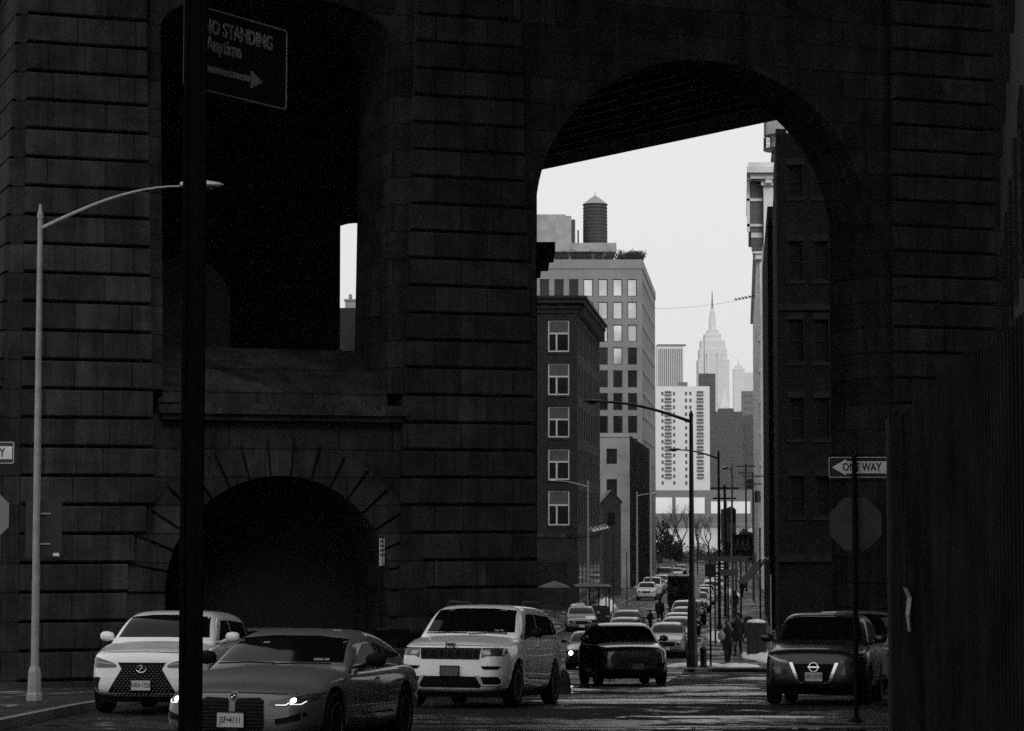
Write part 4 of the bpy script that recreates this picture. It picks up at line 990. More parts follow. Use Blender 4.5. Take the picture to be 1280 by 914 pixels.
def mkcar(name, label, S, pm, X, Y, rz=0, group=None, details=None, rails=False, cat='car', far=False, z=None):
    root = thing(name, label, cat, (X, Y, g(Y) if z is None else z), rz, group, rx=0)
    yc_ = Y + S['L'] / 2
    root.rotation_euler = (slope(yc_), 0, rz)
    bm_, cm_ = body_mesh(S), cabin_mesh(S)
    body = link('body', bm_, pm, root, 40); cab = link('cabin', cm_, pm, root, 40)
    bv = bvh_of(bm_, cm_); bb = bvh_of(bm_); cbv = bvh_of(cm_)
    W2, H, bz, cz, yc, yr, ye, yb = S['W'] / 2, S['H'], S['belt'], S['cowl'], S['yc'], S['yroof'], S['yend'], S['yback']; tw_ = S.get('tumble', .77)
    def put(nm, poly, m, axis='y', off=.006, th=.02, parent=None, sgn=-1, res=.05, bvh=None):
        me = patch(poly, axis, bvh or bv, off, th, res, sgn)
        return link(nm, me, m, parent or root, 50) if me else None
    ws = [(-W2 * .80, cz + .07), (0, cz + .075), (W2 * .80, cz + .07), (W2 * (tw_ - .075), H - .12), (W2 * .3, H - .085), (-W2 * .3, H - .085), (-W2 * (tw_ - .075), H - .12)]
    wsh = put('windshield', ws, M['glass'], bvh=cbv)
    zt = H - .17
    s0_ = S.get('sw0', .42); sp_k = S.get('split', .50); sw1 = [(yc + s0_, bz + .05), (yc + (ye - yc) * sp_k, bz + .06), (yc + (ye - yc) * sp_k, zt), (yr + .15 + (s0_ - .42) * .8, zt - .005)]
    sw2 = [(yc + (ye - yc) * sp_k + .07, bz + .06), (ye - .02, bz + .08), (ye - .12, zt - .03), (yc + (ye - yc) * sp_k + .07, zt)]
    sw3 = [(ye + .05, bz + .09), (yb - .28, bz + .12), (ye + .1, zt - .08), (ye - .04, zt - .04)]
    for s in (-1, 1):
        for k, sw in enumerate((sw1, sw2, sw3)): put('side_window', sw, M['side_glass'], 'x', sgn=s, bvh=cbv, res=.08)
    # wheels
    for y in (S['wf'], S['wr']):
        for s in (-1, 1):
            r = S['wrad']; cx = s * (W2 - .125)
            Mx = Matrix.Translation((cx, y, r)) @ Matrix.Rotation(R(90) * s, 4, 'Y')
            mb = MB(); mb.lathe([(r * .64, -.10), (r * .92, -.11), (r, -.08), (r, .08), (r * .92, .105), (r * .66, .10)], 28, Mx)
            tyre = mb.build('wheel', M['rubber'], root, 40)
            mb = MB(); mb.lathe([(r * .65, .0), (r * .65, .103), (r * .60, .103), (r * .58, .05), (.001, .05)], 28, Mx)
            for k in range(5):
                a = 2 * math.pi * k / 5; q = [Mx @ Vector((r * .6 * math.cos(a + e) * f_, r * .6 * math.sin(a + e) * f_, zz)) for zz in (.04, .095) for e, f_ in ((-.22, .18), (-.13, 1), (.13, 1), (.22, .18))]
                mb.hexa(q)
            mb.build('rim', M['alloy'], tyre)
    for s in (-1, 1):
        mb = MB(); mx, my, mz = s * (W2 + .10), yc + .50, bz + .10
        rings = []
        for k, (dx, sc_) in enumerate(((-.11, .35), (-.08, .8), (0, 1), (.08, .9), (.115, .5))):
            rings.append([(mx + s * dx, my + .07 * sc_ * math.cos(a), mz + .085 * sc_ * math.sin(a)) for a in [2 * math.pi * j / 10 for j in range(10)]])
        mb.loft(rings); mb.tube([(s * (W2 * .86), my + .02, bz - .0), (mx - s * .05, my, mz - .03)], .025, 6)
        mb.build('mirror', S.get('mirror_m', pm), root, 45)
    if rails:
        for s in (-1, 1):
            mb = MB(); x = s * W2 * (tw_ - .09); pts = [(x, yr + .3, H - .03), (x, yr + .45, H + .045), (x, ye - .35, H + .045), (x, ye - .15, H - .03)]
            mb.tube(pts, .018, 6); mb.build('roof_rail', M['steel_dark'], root)
    ms_ = S['L'] * .5; ty = yc + (ye - yc) * sp_k
    for nm, q in (('door_seam', [(ty + .03, S['zb'] + .25), (ty + .045, S['zb'] + .25), (ty + .045, bz), (ty + .03, bz)]), ('door_seam', [(yc + .33, S['zb'] + .25), (yc + .345, S['zb'] + .25), (yc + .345, bz), (yc + .33, bz)]), ('door_seam', [(yc + .33, S['zb'] + .24), (ye - .1, S['zb'] + .24), (ye - .1, S['zb'] + .255), (yc + .33, S['zb'] + .255)])):
        for s in (-1, 1):
            if not far: put(nm, q, M['black'], 'x', off=.003, th=.01, sgn=s, bvh=bb, res=.15)
    for s in (-1, 1):
        q = [(ty - .35, bz - .13), (ty - .15, bz - .13), (ty - .15, bz - .105), (ty - .35, bz - .105)]
        if not far: put('door_handle', q, pm, 'x', off=.03, th=.04, sgn=s, bvh=bb, res=.1)
    put('hood_seam', [(-W2 * .80, S['hood'] - .062), (0, S['hood'] - .050), (W2 * .80, S['hood'] - .062), (W2 * .80, S['hood'] - .052), (0, S['hood'] - .040), (-W2 * .80, S['hood'] - .052)], M['black'], off=.003, th=.01, bvh=bb, res=.1)
    # dark sill and underbody
    mb = MB(); mb.box(-W2 * .8, W2 * .8, .3, S['L'] - .3, S['zb'] - .06, S['zb'] + .12); mb.build('underbody', M['black'], root)
    if details: details(root, put, S, bb)
    return root
def plate_(root, x, z, y, txt, face=None, ink=None, w_=.305, h_=.155, frame=True):
    mb = MB(); mb.box(x - w_ / 2, x + w_ / 2, y - .012, y + .03, z - h_ / 2, z + h_ / 2)
    p = mb.build('license_plate', face or M['plate'], root)
    if frame:
        mb = MB(); e = .012
        for b in ((x - w_ / 2 - e, x + w_ / 2 + e, z + h_ / 2, z + h_ / 2 + e), (x - w_ / 2 - e, x + w_ / 2 + e, z - h_ / 2 - e, z - h_ / 2), (x - w_ / 2 - e, x - w_ / 2, z - h_ / 2, z + h_ / 2), (x + w_ / 2, x + w_ / 2 + e, z - h_ / 2, z + h_ / 2)):
            mb.box(b[0], b[1], y - .018, y + .03, b[2], b[3])
        mb.build('plate_frame', M['black'], p)
    if txt: text('lettering', txt, .098, ink or M['ink'], p, (x, y - .014, z - .003), ext=.001, bold=.001, sx=.70)
    return p
def front_y(bb, x, z):
    h = bb.ray_cast(Vector((x, -5, z)), Vector((0, 1, 0))); return h[0].y if h[0] else 0
def rrect(x0, x1, z0, z1, r=.03): return [(x0 + r, z0), (x1 - r, z0), (x1, z0 + r), (x1, z1 - r), (x1 - r, z1), (x0 + r, z1), (x0, z1 - r), (x0, z0 + r)]
def disc(cx, cz, r, n=18): return [(cx + r * math.cos(2 * math.pi * k / n), cz + r * math.sin(2 * math.pi * k / n)) for k in range(n)]

# --- near coupe
def d_coupe(root, put, S, bb):
    for s in (-1, 1):
        k = [(.035, .60), (.06, .635), (.30, .645), (.355, .61), (.365, .34), (.30, .27), (.09, .27), (.05, .31)]
        poly = k if s > 0 else mirror(k)
        gr = put('grille', poly, M['black'], off=.012, res=.04)
        mb = MB()
        y0 = front_y(bb, s * .2, .45) - .02
        for j in range(9):
            for i in range(8):
                x = s * (.065 + .037 * i + (.018 if j % 2 else 0)); z = .30 + .038 * j
                if abs(x) < .345: y = front_y(bb, x, z) - .024; mb.box(x - .011, x + .011, y - .004, y + .012, z - .004, z + .006)
        mb.build('grille_slat', M['steel_dark'], gr)
        rim = [(.02, .60), (.05, .655), (.31, .665), (.375, .62), (.385, .33), (.31, .25), (.08, .25), (.03, .30)]
        hl = [(.40, .575), (.47, .555), (.62, .555), (.80, .60), (.875, .645), (.86, .70), (.70, .665), (.55, .635), (.43, .615)]
        h = put('headlight', hl if s > 0 else mirror(hl), M['lamp_glass'], off=.01, res=.04)
        a = disc(s * .665, .618, .027); put('lamp', a, M['lit'], off=.018, parent=h, res=.03)
        for dl in ([(.49, .573), (.60, .575), (.625, .597), (.63, .590), (.605, .567), (.49, .566)], [(.635, .598), (.65, .580), (.74, .583), (.77, .610), (.778, .606), (.745, .576), (.645, .573)]):
            put('running_light', dl if s > 0 else mirror(dl), M['lit_soft'], off=.02, parent=h, res=.03)
        it = [(.50, .36), (.72, .40), (.80, .46), (.78, .50), (.60, .44), (.48, .42)]
        put('air_intake', it if s > 0 else mirror(it), M['black'], res=.05)
    e = put('emblem', disc(0, .655, .041), M['black'], off=.014, res=.03)
    for q in ([(0, .655), (.026, .655), (.018, .673), (0, .681)], [(0, .655), (-.026, .655), (-.018, .637), (0, .629)]): put('emblem_field', q, M['sign_white'], off=.02, parent=e, res=.03)
    put('emblem_ring', [p for p in disc(0, .655, .047)], M['steel_pale'], off=.009, parent=e, res=.03)
    put('lower_intake', rrect(-.42, .42, .2, .255, .02), M['black'], res=.05)
    plate_(root, 0, .405, front_y(bb, 0, .405) - .03, 'JSF•4111')
    for x0, x1 in ((.39, .50), (.515, .57)): put('sticker', [(x0, 1.02), (x1, 1.02), (x1, 1.045), (x0, 1.045)], M['sign_dim'], off=.016, res=.05)
    put('rear_view_mirror', [(-.33, 1.205), (-.25, 1.205), (-.25, 1.222), (-.33, 1.222)], M['sign_dim'], off=.016)
    mb = MB()
    for x0, x1 in ((-.7, -.05), (-.05, .62)): mb.tube([(x0, S['yc'] + .0, S['cowl'] + .045), ((x0 + x1) / 2, S['yc'] + .06, S['cowl'] + .06), (x1, S['yc'] + .05, S['cowl'] + .055)], .009, 5)
    mb.build('wiper', M['black'], root)
s_coupe = dict(sw0=.30, split=.78, L=4.77, W=1.85, H=1.38, hood=.74, cowl=.93, belt=.93, yc=1.5, yroof=2.35, yend=3.25, yback=4.45, wf=.92, wr=3.77, wrad=.345, zb=.17, nose=.42, crown=.045)
def gx(px, Y): return (px - 640) / F * Y
s_coupe['mirror_m'] = M['black']
mkcar('coupe', 'grey coupe with twin tall grille and lit headlights, nearest car behind the dark signpost', s_coupe, M['p_grey'], gx(291, 26), 26.0, R(-13), details=d_coupe)

# --- white crossover at far left
def d_lux(root, put, S, bb):
    gp = [(-.35, .80), (.36, .80), (.30, .74), (.36, .62), (.54, .34), (.46, .25), (-.46, .25), (-.54, .34), (-.36, .62), (-.30, .74)]
    gp = [(-.38, .80), (.38, .80), (.32, .70), (.545, .33), (.46, .245), (-.46, .245), (-.545, .33), (-.32, .70)]
    gr = put('grille', gp, M['black'], off=.01, res=.05)
    mb = MB()
    for j in range(13):
        for i in range(-7, 8):
            z = .29 + .038 * j; x = .062 * i + (.031 if j % 2 else 0); lim = .34 + (.17 * (.70 - z) / .37 if z < .70 else 0)
            if abs(x) < lim and not (abs(x) < .18 and .35 < z < .54): y = front_y(bb, x, z) - .018; mb.box(x - .010, x + .010, y - .004, y + .01, z - .010, z + .004)
    mb.build('grille_slat', M['alloy'], gr)
    mb = MB(); y = front_y(bb, 0, .70) - .03
    mb.tube([(.075 * math.cos(a), y, .70 + .052 * math.sin(a)) for a in [2 * math.pi * k / 18 for k in range(19)]], .007, 5, False)
    mb.tube([(.02, y, .735), (-.035, y, .672), (.045, y, .672)], .007, 5); mb.build('emblem', M['chrome'], root)
    for s in (-1, 1):
        for nm, q, m in (('headlight', [(.41, .725), (.77, .715), (.83, .78), (.84, .87), (.76, .885), (.47, .80), (.40, .755)], M['lamp_glass']),
                         ('air_vent', [(.66, .565), (.73, .575), (.83, .56), (.85, .35), (.79, .22), (.66, .245), (.71, .30), (.70, .46)], M['black'])):
            o = put(nm, q if s > 0 else mirror(q), m, off=.01, res=.05)
            if nm == 'headlight' and o:
                q2 = [(.45, .765), (.72, .80), (.72, .812), (.45, .778)]; put('running_light', q2 if s > 0 else mirror(q2), M['steel_pale'], off=.02, parent=o, res=.05)
    put('lower_trim', [(-.50, .205), (.50, .205), (.47, .235), (-.47, .235)], M['chrome'], off=.02, res=.05)
    plate_(root, 0, .45, front_y(bb, 0, .45) - .035, 'NRR•1720', M['plate'])
s_lux = dict(BASE['suv']); s_lux.update(L=4.66, W=1.87, H=1.64, hood=1.01, cowl=1.12, belt=1.10, nose=.36)
mkcar('crossover', 'white crossover with spindle-shaped dark grille, left of the signpost near the lamp pole', s_lux, M['p_white2'], gx(179, 37.5), 37.5, R(-6), details=d_lux)

# --- white SUV in the middle
def d_jeep(root, put, S, bb):
    gr = put('grille', [(-.50, .81), (.50, .81), (.52, 1.0), (-.52, 1.0)], M['black'], off=.01, res=.05)
    for k in range(7):
        x = -.44 + .147 * k; a = put('grille_slot_frame', rrect(x - .058, x + .058, .825, .985, .015), M['steel_dark'], off=.016, res=.05, parent=gr)
        put('grille_slot', rrect(x - .047, x + .047, .835, .975, .012), M['black'], off=.022, res=.05, parent=gr)
    for s in (-1, 1):
        for nm, q, m in (('headlight', [(.53, .83), (.62, .87), (.86, .87), (.90, .93), (.88, 1.005), (.53, 1.0)], M['lamp_glass']),
                         ('fog_light', [(.52, .70), (.57, .645), (.80, .65), (.84, .705)], M['black']),
                         ('air_vent', [(.52, .525), (.57, .40), (.80, .40), (.84, .46), (.80, .53)], M['black'])):
            o = put(nm, q if s > 0 else mirror(q), m, off=.01, res=.05)
            if nm == 'headlight' and o:
                put('lamp', [(s * .57 + x, .92 + z) for x, z in disc(0, 0, .045)], M['alloy'], off=.018, parent=o, res=.04)
                q2 = [(.54, .955), (.66, .955), (.70, .90), (.62, .885), (.57, .90)]; put('reflector', q2 if s > 0 else mirror(q2), M['steel_pale'], off=.02, parent=o, res=.04)
        q = [(.44, .545), (.50, .545), (.56, .385), (.82, .385), (.82, .37), (.54, .37)]; put('bumper_trim', q if s > 0 else mirror(q), M['steel_pale'], off=.022, res=.05)
    put('lower_intake', [(-.50, .53), (.42, .53), (.52, .37), (.50, .345), (-.50, .345), (-.54, .38)][:0] or [(-.44, .53), (.44, .53), (.53, .37), (.50, .345), (-.50, .345), (-.53, .37)], M['black'], off=.01, res=.05)
    put('lower_bumper', [(-.74, .16), (.74, .16), (.72, .30), (-.72, .30)], M['black'], off=.006)
    plate_(root, 0, .615, front_y(bb, 0, .615) - .03, 'HMN•8305'[:0], M['plate_dark'])
    text('badge', 'Jeep', .105, M['ink'], root, (0, front_y(bb, 0, 1.03) - .05, 1.06), ext=.012, bold=.003)
    for x0, x1 in ((.42, .50), (.515, .58)): put('sticker', [(x0, 1.295), (x1, 1.285), (x1, 1.315), (x0, 1.325)], M['sign_dim'], off=.018, res=.05)
    mb = MB()
    for x0, x1 in ((-.75, -.05), (-.02, .66)): mb.tube([(x0, S['yc'] + .0, S['cowl'] + .045), ((x0 + x1) / 2, S['yc'] + .05, S['cowl'] + .06), (x1, S['yc'] + .04, S['cowl'] + .055)], .01, 5)
    mb.build('wiper', M['black'], root)
s_jeep = dict(BASE['suv']); s_jeep.update(mirror_m=M['black'], L=4.82, W=1.94, H=1.77, hood=1.09, cowl=1.20, belt=1.17, wrad=.39, wf=.95, wr=3.86, yend=4.1, yback=4.72, nose=.3, tumble=.78)
mkcar('sport_utility_vehicle', 'white boxy SUV with seven-slot black grille, stopped in the middle of the crossing', s_jeep, M['p_white'], gx(562, 40), 40.0, R(-13.5), details=d_jeep, rails=True)

# --- black SUV under the arch
def d_black(root, put, S, bb):
    gr = put('grille', [(-.42, .72), (.42, .72), (.48, .90), (-.48, .90)], M['steel_dark'], off=.01)
    for k in range(6): x = -.3 + .12 * k; put('grille_slat', rrect(x - .012, x + .012, .75, .88, .004), M['alloy'], off=.02, parent=gr)
    for s in (-1, 1):
        q = [(.50, .78), (.80, .80), (.86, .90), (.52, .90)]; o = put('headlight', q if s > 0 else mirror(q), M['lamp_glass'], off=.01)
        if o: put('lamp', disc(s * .66, .84, .035), M['alloy'], off=.02, parent=o); put('lamp', disc(s * .56, .84, .025), M['alloy'], off=.02, parent=o)
        q = [(.56, .50), (.76, .50), (.78, .58), (.60, .60)]; put('fog_light', q if s > 0 else mirror(q), M['alloy'] if s < 0 else M['black'], off=.01)
    plate_(root, .08, .50, front_y(bb, .08, .5) - .03, '', M['plate_dark'])
s_blk = dict(BASE['suv']); s_blk.update(H=1.66, W=1.9, hood=1.03, cowl=1.12, belt=1.12, wrad=.38)
mkcar('sport_utility_vehicle', 'glossy black SUV with roof rails driving out from under the street arch', s_blk, M['p_gloss'], gx(793, 62), 62.0, R(6), details=d_black, rails=True)

# --- dark crossover right
def d_nis(root, put, S, bb):
    gr = put('grille', [(-.36, .72), (.36, .72), (.27, .42), (-.27, .42)], M['black'], off=.008)
    for s in (-1, 1):
        q = [(.37, .745), (.43, .745), (.285, .385), (.235, .385)]; put('grille_trim', q if s > 0 else mirror(q), M['chrome'], off=.022, res=.04)
        q = [(.46, .77), (.60, .80), (.82, .88), (.84, .86), (.62, .755), (.45, .73)]; o = put('running_light', q if s > 0 else mirror(q), M['steel_pale'] if s < 0 else M['lamp_glass'], off=.012, res=.04)  # left strip pale: a glint put into its colour
        q = [(.47, .52), (.66, .56), (.72, .66), (.52, .66)]; put('headlight', q if s > 0 else mirror(q), M['lamp_glass'], off=.01, res=.05)
    put('grille_trim', [(-.25, .37), (.25, .37), (.24, .392), (-.24, .392)], M['chrome'], off=.02, res=.05)
    mb = MB(); y = front_y(bb, 0, .66) - .035
    mb.tube([(.078 * math.cos(a), y, .665 + .078 * math.sin(a)) for a in [2 * math.pi * k / 20 for k in range(21)]], .012, 6, False); mb.box(-.10, .10, y - .012, y + .01, .652, .678); mb.build('emblem', M['chrome'], root)
    plate_(root, 0, .50, front_y(bb, 0, .5) - .03, 'LRC•5770', M['plate'])
s_nis = dict(BASE['suv']); s_nis.update(H=1.66, W=1.84, hood=.98, cowl=1.08, belt=1.08, wrad=.36)
mkcar('crossover', 'black crossover with chrome V grille and round badge, parked by the right-hand pier', s_nis, M['p_black'], gx(1014.6, 42), 42.0, R(-13), details=d_nis)
# generic fronts
def d_generic(lit=0, plate=True, head=True):
    def f(root, put, S, bb):
        hz = S['hood']; W2 = S['W'] / 2
        put('grille', [(-.34, hz - .32), (.34, hz - .32), (.40, hz - .14), (-.40, hz - .14)], M['black'], off=.008, res=.08)
        put('lower_intake', rrect(-.5, .5, S['zb'] + .06, S['zb'] + .18), M['black'], off=.008, res=.1)
        for s in (-1, 1):
            q = [(W2 * .52, hz - .27), (W2 * .82, hz - .24), (W2 * .88, hz - .13), (W2 * .55, hz - .14)]
            o = put('headlight', q if s > 0 else mirror(q), M['lamp_glass'] if head else M['black'], off=.01, res=.08)
            if o and (lit == 2 or lit == s): put('lamp', disc(s * W2 * .70, hz - .195, .085 if lit == s else .06), M['lit'], off=.02, parent=o, res=.06)
        if plate:
            y = front_y(bb, 0, hz - .42) - .03; mb = MB(); mb.box(-.15, .15, y, y + .03, hz - .50, hz - .36); mb.build('license_plate', M['plate'], root)
    return f
def gcar(kind, label, pm, X, Y, rz=0, lit=0, group=None, rails=False, name=None, cat='car', upd=None):
    S = dict(BASE[kind]); S.update(upd or {})
    return mkcar(name or {'suv': 'sport_utility_vehicle', 'sedan': 'sedan', 'hatch': 'hatchback', 'van': 'van'}[kind], label, S, pm, X, Y, rz, group, d_generic(lit), rails, cat=cat)
st = math.atan(.096) * -1
G1 = 'cars on the street beyond the arch'
gcar('van', 'silver-roofed dark minivan parked behind the black crossover at the foot of the right pier', M['p_silver'], 7.75, 53.2, R(-2), name='minivan', upd=dict(H=1.86, L=4.9, cowl=1.15, belt=1.15))
gcar('sedan', 'dark sedan with pale roof edge showing over the grey coupe and beside the white crossover', M['p_silver'], gx(322, 49), 49.0, R(0))
gcar('sedan', 'black sedan half hidden behind the white boxy SUV, its slanting pillar showing', M['p_dark'], gx(488, 52), 51.2, R(-6), upd=dict(H=1.5))
gcar('hatch', 'dark hatchback with one dazzling headlight, left of the black SUV', M['p_dark'], gx(733, 93), 93.0, st, lit=-1, group=G1)
gcar('hatch', 'pale-roofed car close behind the black SUV with a lit left lamp', M['p_mid'], gx(778, 116), 116.0, st, lit=-1, group=G1)
gcar('sedan', 'grey sedan second in line behind the black SUV', M['p_mid'], gx(780, 131), 131.0, st, group=G1)
tx = gcar('sedan', 'taxi with a roof light at the left kerb, above the car with the dazzling headlight', M['p_yellow'], gx(727, 139), 139.0, st * 0, group=G1, name='taxi', cat='taxi')
mb = MB(); mb.plate([(-.3, 1.44), (.3, 1.44), (.2, 1.60), (-.2, 1.60)], 2.5, 2.75); mb.build('roof_light', M['sign_white'], tx)
gcar('hatch', 'silver hatchback parked at the right kerb just left of the big lamp pole', M['p_silver'], gx(832, 107), 107.0, st, group=G1)
gcar('sedan', 'grey sedan parked behind the silver hatchback on the right kerb', M['p_silver'], gx(846, 126), 126.0, st, group=G1)
gcar('suv', 'pale SUV third in the right-hand kerb row, just before the box truck', M['p_silver'], gx(855, 143), 143.0, st, group=G1)
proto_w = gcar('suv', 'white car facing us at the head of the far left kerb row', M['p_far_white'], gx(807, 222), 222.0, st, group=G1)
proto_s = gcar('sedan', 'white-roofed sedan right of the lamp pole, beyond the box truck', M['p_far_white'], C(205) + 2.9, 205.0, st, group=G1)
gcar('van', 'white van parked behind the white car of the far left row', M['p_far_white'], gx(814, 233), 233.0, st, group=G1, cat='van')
def recolour(o, m):
    for k in KIDS.get(o.name, []): pass
def ccopy(proto, X, Y, label):
    c = copy_deep(proto); c.location = (X, Y, g(Y)); c.rotation_euler = (slope(Y + 2), 0, st); c['label'] = label; return c
def copy_deep(o):
    c = o.copy(); col.objects.link(c)
    for ch in KIDS.get(o.name, []):
        k = ch.copy(); col.objects.link(k); k.parent = c
        for gch in KIDS_ID.get(ch, []): q = gch.copy(); col.objects.link(q); q.parent = k
    return c
KIDS_ID = {}
for o in list(bpy.data.objects):
    if o.parent is not None: KIDS_ID.setdefault(o.parent, []).append(o)
KIDS = {k.name: v for k, v in KIDS_ID.items()}
proto_d = gcar('hatch', 'dark hatchback tucked between grey sedan and pale SUV on the right kerb', M['p_dark'], C(134.5) + 3.0, 134.8, st, group=G1)
KIDS_ID = {}
for o in list(bpy.data.objects):
    if o.parent is not None: KIDS_ID.setdefault(o.parent, []).append(o)
KIDS = {k.name: v for k, v in KIDS_ID.items()}
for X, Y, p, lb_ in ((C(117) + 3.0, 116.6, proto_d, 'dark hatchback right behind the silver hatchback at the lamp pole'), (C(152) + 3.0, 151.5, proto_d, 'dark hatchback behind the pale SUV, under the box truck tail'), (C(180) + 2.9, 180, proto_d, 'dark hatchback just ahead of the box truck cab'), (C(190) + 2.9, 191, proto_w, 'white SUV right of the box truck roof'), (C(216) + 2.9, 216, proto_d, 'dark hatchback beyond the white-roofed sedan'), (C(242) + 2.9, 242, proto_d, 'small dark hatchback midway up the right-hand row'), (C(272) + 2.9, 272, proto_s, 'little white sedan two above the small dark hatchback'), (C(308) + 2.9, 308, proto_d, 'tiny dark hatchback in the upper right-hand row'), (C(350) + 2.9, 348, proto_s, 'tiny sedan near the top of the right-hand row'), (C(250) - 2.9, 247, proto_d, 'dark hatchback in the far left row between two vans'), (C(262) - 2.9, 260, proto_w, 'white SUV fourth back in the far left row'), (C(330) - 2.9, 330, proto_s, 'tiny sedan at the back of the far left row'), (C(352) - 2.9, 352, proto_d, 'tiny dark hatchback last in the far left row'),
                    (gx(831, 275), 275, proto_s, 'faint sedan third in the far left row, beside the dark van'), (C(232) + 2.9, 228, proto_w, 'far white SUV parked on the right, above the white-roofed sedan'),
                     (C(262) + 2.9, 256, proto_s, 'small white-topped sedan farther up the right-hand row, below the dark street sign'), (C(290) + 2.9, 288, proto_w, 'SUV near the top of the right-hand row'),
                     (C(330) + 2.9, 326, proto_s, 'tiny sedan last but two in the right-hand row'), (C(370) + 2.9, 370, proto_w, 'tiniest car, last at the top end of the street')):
    ccopy(p, X, Y, lb_)
gcar('van', 'dark van in the far left row, behind the white van', M['p_dark'], gx(829, 300), 300.0, st, group=G1, cat='van')
# box truck seen from behind with open dark body
bt = thing('box_truck', 'box truck with white roof and dark open body among the parked cars on the right', 'truck', (gx(853, 168), 168, g(168)), st)
bt.rotation_euler = (slope(170), 0, st)
mb = MB(); mb.box(-1.1, 1.1, 0, 5.2, 2.72, 2.85); mb.box(-1.1, -1.04, 0, 5.2, .9, 2.72); mb.box(1.04, 1.1, 0, 5.2, .9, 2.72); mb.box(-1.04, 1.04, 5.1, 5.2, .9, 2.72); mb.box(-1.1, 1.1, 0, 5.2, .8, .9)
mb.build('cargo_box', M['p_dark'], bt)
mb = MB(); mb.box(-1.12, 1.12, -.04, 5.24, 2.855, 2.91); mb.box(.6, 1.12, -.05, -.005, .9, 2.85); mb.build('roof', M['p_white2'], bt)
mb = MB(); mb.loft([[(-1, 5.3, .55), (1, 5.3, .55), (1, 5.3, 2.3), (-1, 5.3, 2.3)], [(-1, 6.3, .5), (1, 6.3, .5), (.95, 6.1, 2.2), (-.95, 6.1, 2.2)], [(-.95, 7.0, .5), (.95, 7.0, .5), (.95, 7.0, 1.3), (-.95, 7.0, 1.3)]]); mb.build('cab', M['p_white2'], bt)
mb = MB(); mb.box(-.45, .45, .1, 6.8, .5, .8); mb.box(-1.05, 1.05, -.1, 0, .45, .62); mb.build('chassis', M['steel_dark'], bt)
for y in (1.2, 5.9):
    for s in (-1, 1):
        mb = MB(); mb.lathe([(.28, -.13), (.42, -.13), (.44, 0), (.42, .13), (.28, .13)], 20, Matrix.Translation((s * .92, y, .44)) @ Matrix.Rotation(R(90), 4, 'Y')); mb.build('wheel', M['rubber'], bt)

# ------------------------------------------------------------------ street furniture
def street_lamp(X, Y, h, side, arm, m, label, group='cobra-head street lamps', base=.13, base_h=.9, rise=.6, r0=.115, octo=True, side_y=0.0, z=None, lumin=.75, dark=False, armh=.3):
    z0 = (g(Y) if z is None else z)
    t = thing('street_lamp', label, 'street lamp', (X, Y, z0), 0, group)
    mb = MB(); mb.tube([(0, 0, 0), (0, 0, h * .5), (0, 0, h - .02)], [r0, r0 * .86, r0 * .62], 12); mb.build('pole', m, t, 60)
    mb = MB()
    if octo: mb.lathe([(r0 * 2.0, 0), (r0 * 2.0, base_h * .18), (r0 * 1.75, base_h * .24), (r0 * 1.55, base_h * .85), (r0 * 1.2, base_h)], 8, phase=math.pi / 8)
    else: mb.lathe([(r0 * 1.6, 0), (r0 * 1.6, .12), (r0 * 1.15, .3)], 12)
    mb.build('base', m, t)
    mb = MB(); mb.lathe([(r0 * .72, h - .05), (r0 * .78, h + .02), (r0 * .5, h + .09), (.02, h + .2)], 12); mb.build('finial', m, t)
    mb = MB(); n = 12; pts = []
    for k in range(n + 1):
        q = k / n; pts.append((side * arm * q, side_y * q, h - armh + rise * math.sin(q * math.pi / 2)))
    mb.tube(pts, [r0 * .55 - .02 * k / n for k in range(n + 1)], 8); mb.build('arm', m, t, 60)
    e = pts[-1]
    mb = MB(); rings = []
    for q, w_, hh in ((0, .05, .05), (.12, .10, .07), (.35, .16, .085), (.62, .15, .08), (.9, .10, .05), (1.0, .03, .02)):
        x = e[0] + side * lumin * q
        rings.append([(x, e[1] + w_ * math.cos(a), e[2] + .02 + hh * math.sin(a) * (1 if math.sin(a) > 0 else .6)) for a in [2 * math.pi * j / 12 for j in range(12)]])
    mb.loft(rings); hd = mb.build('lamp_head', M['steel_dark'] if dark else M['steel_pale'], t, 50)
    mb = MB(); rings = []
    for q, rr in ((.0, 1), (.6, .8), (1, .3)):
        rings.append([(e[0] + side * lumin * .55 + .2 * rr * math.cos(a), e[1] + .11 * rr * math.sin(a), e[2] - .02 - .07 * q) for a in [2 * math.pi * j / 12 for j in range(12)]])
    mb.loft(rings); mb.build('lens', M['lamp_glass'], hd, 50)
    return t
zl = g(40) + .13
street_lamp(gx(47, 40), 40, at(57, 270, 40).z - zl, 1, at(232, 234, 40).x - at(57, 270, 40).x, M['steel_grey'], 'pale steel lamp with long curved arm and octagonal base before the left stone pier', r0=.068, base_h=.56, rise=.72, z=zl, lumin=.72, armh=.22)
street_lamp(gx(864, 91), 91, at(865, 519, 91).z - g(91) - .13, -1, 3.35, M['steel_dark'], 'big dark lamp with leftward arm in the middle of the arch view', r0=.115, base_h=2.6, rise=.75, z=g(91) + .13, dark=True, armh=.25)
street_lamp(gx(898, 140), 140, 10.2, -1, 2.2, M['steel_dark'], 'second dark lamp with leftward arm, just right of the big dark lamp', r0=.10, octo=False, rise=.5, z=g(140) + .13, dark=True)
street_lamp(gx(914.5, 150), 150, at(914, 583, 150).z - g(150) - .1, -1, .25, M['steel_grey'], 'pale thin lamp pole with tiny hooked top among the dark poles', r0=.09, octo=False, rise=.15, z=g(150) + .13, lumin=.35)
street_lamp(gx(735, 172), 172, at(735, 606, 172).z - g(172), -1, 2.3, M['steel_grey'], 'thin lamp with leftward arm in front of the brick corner building', r0=.08, octo=False, rise=.45, z=g(172) + .13, lumin=.5)
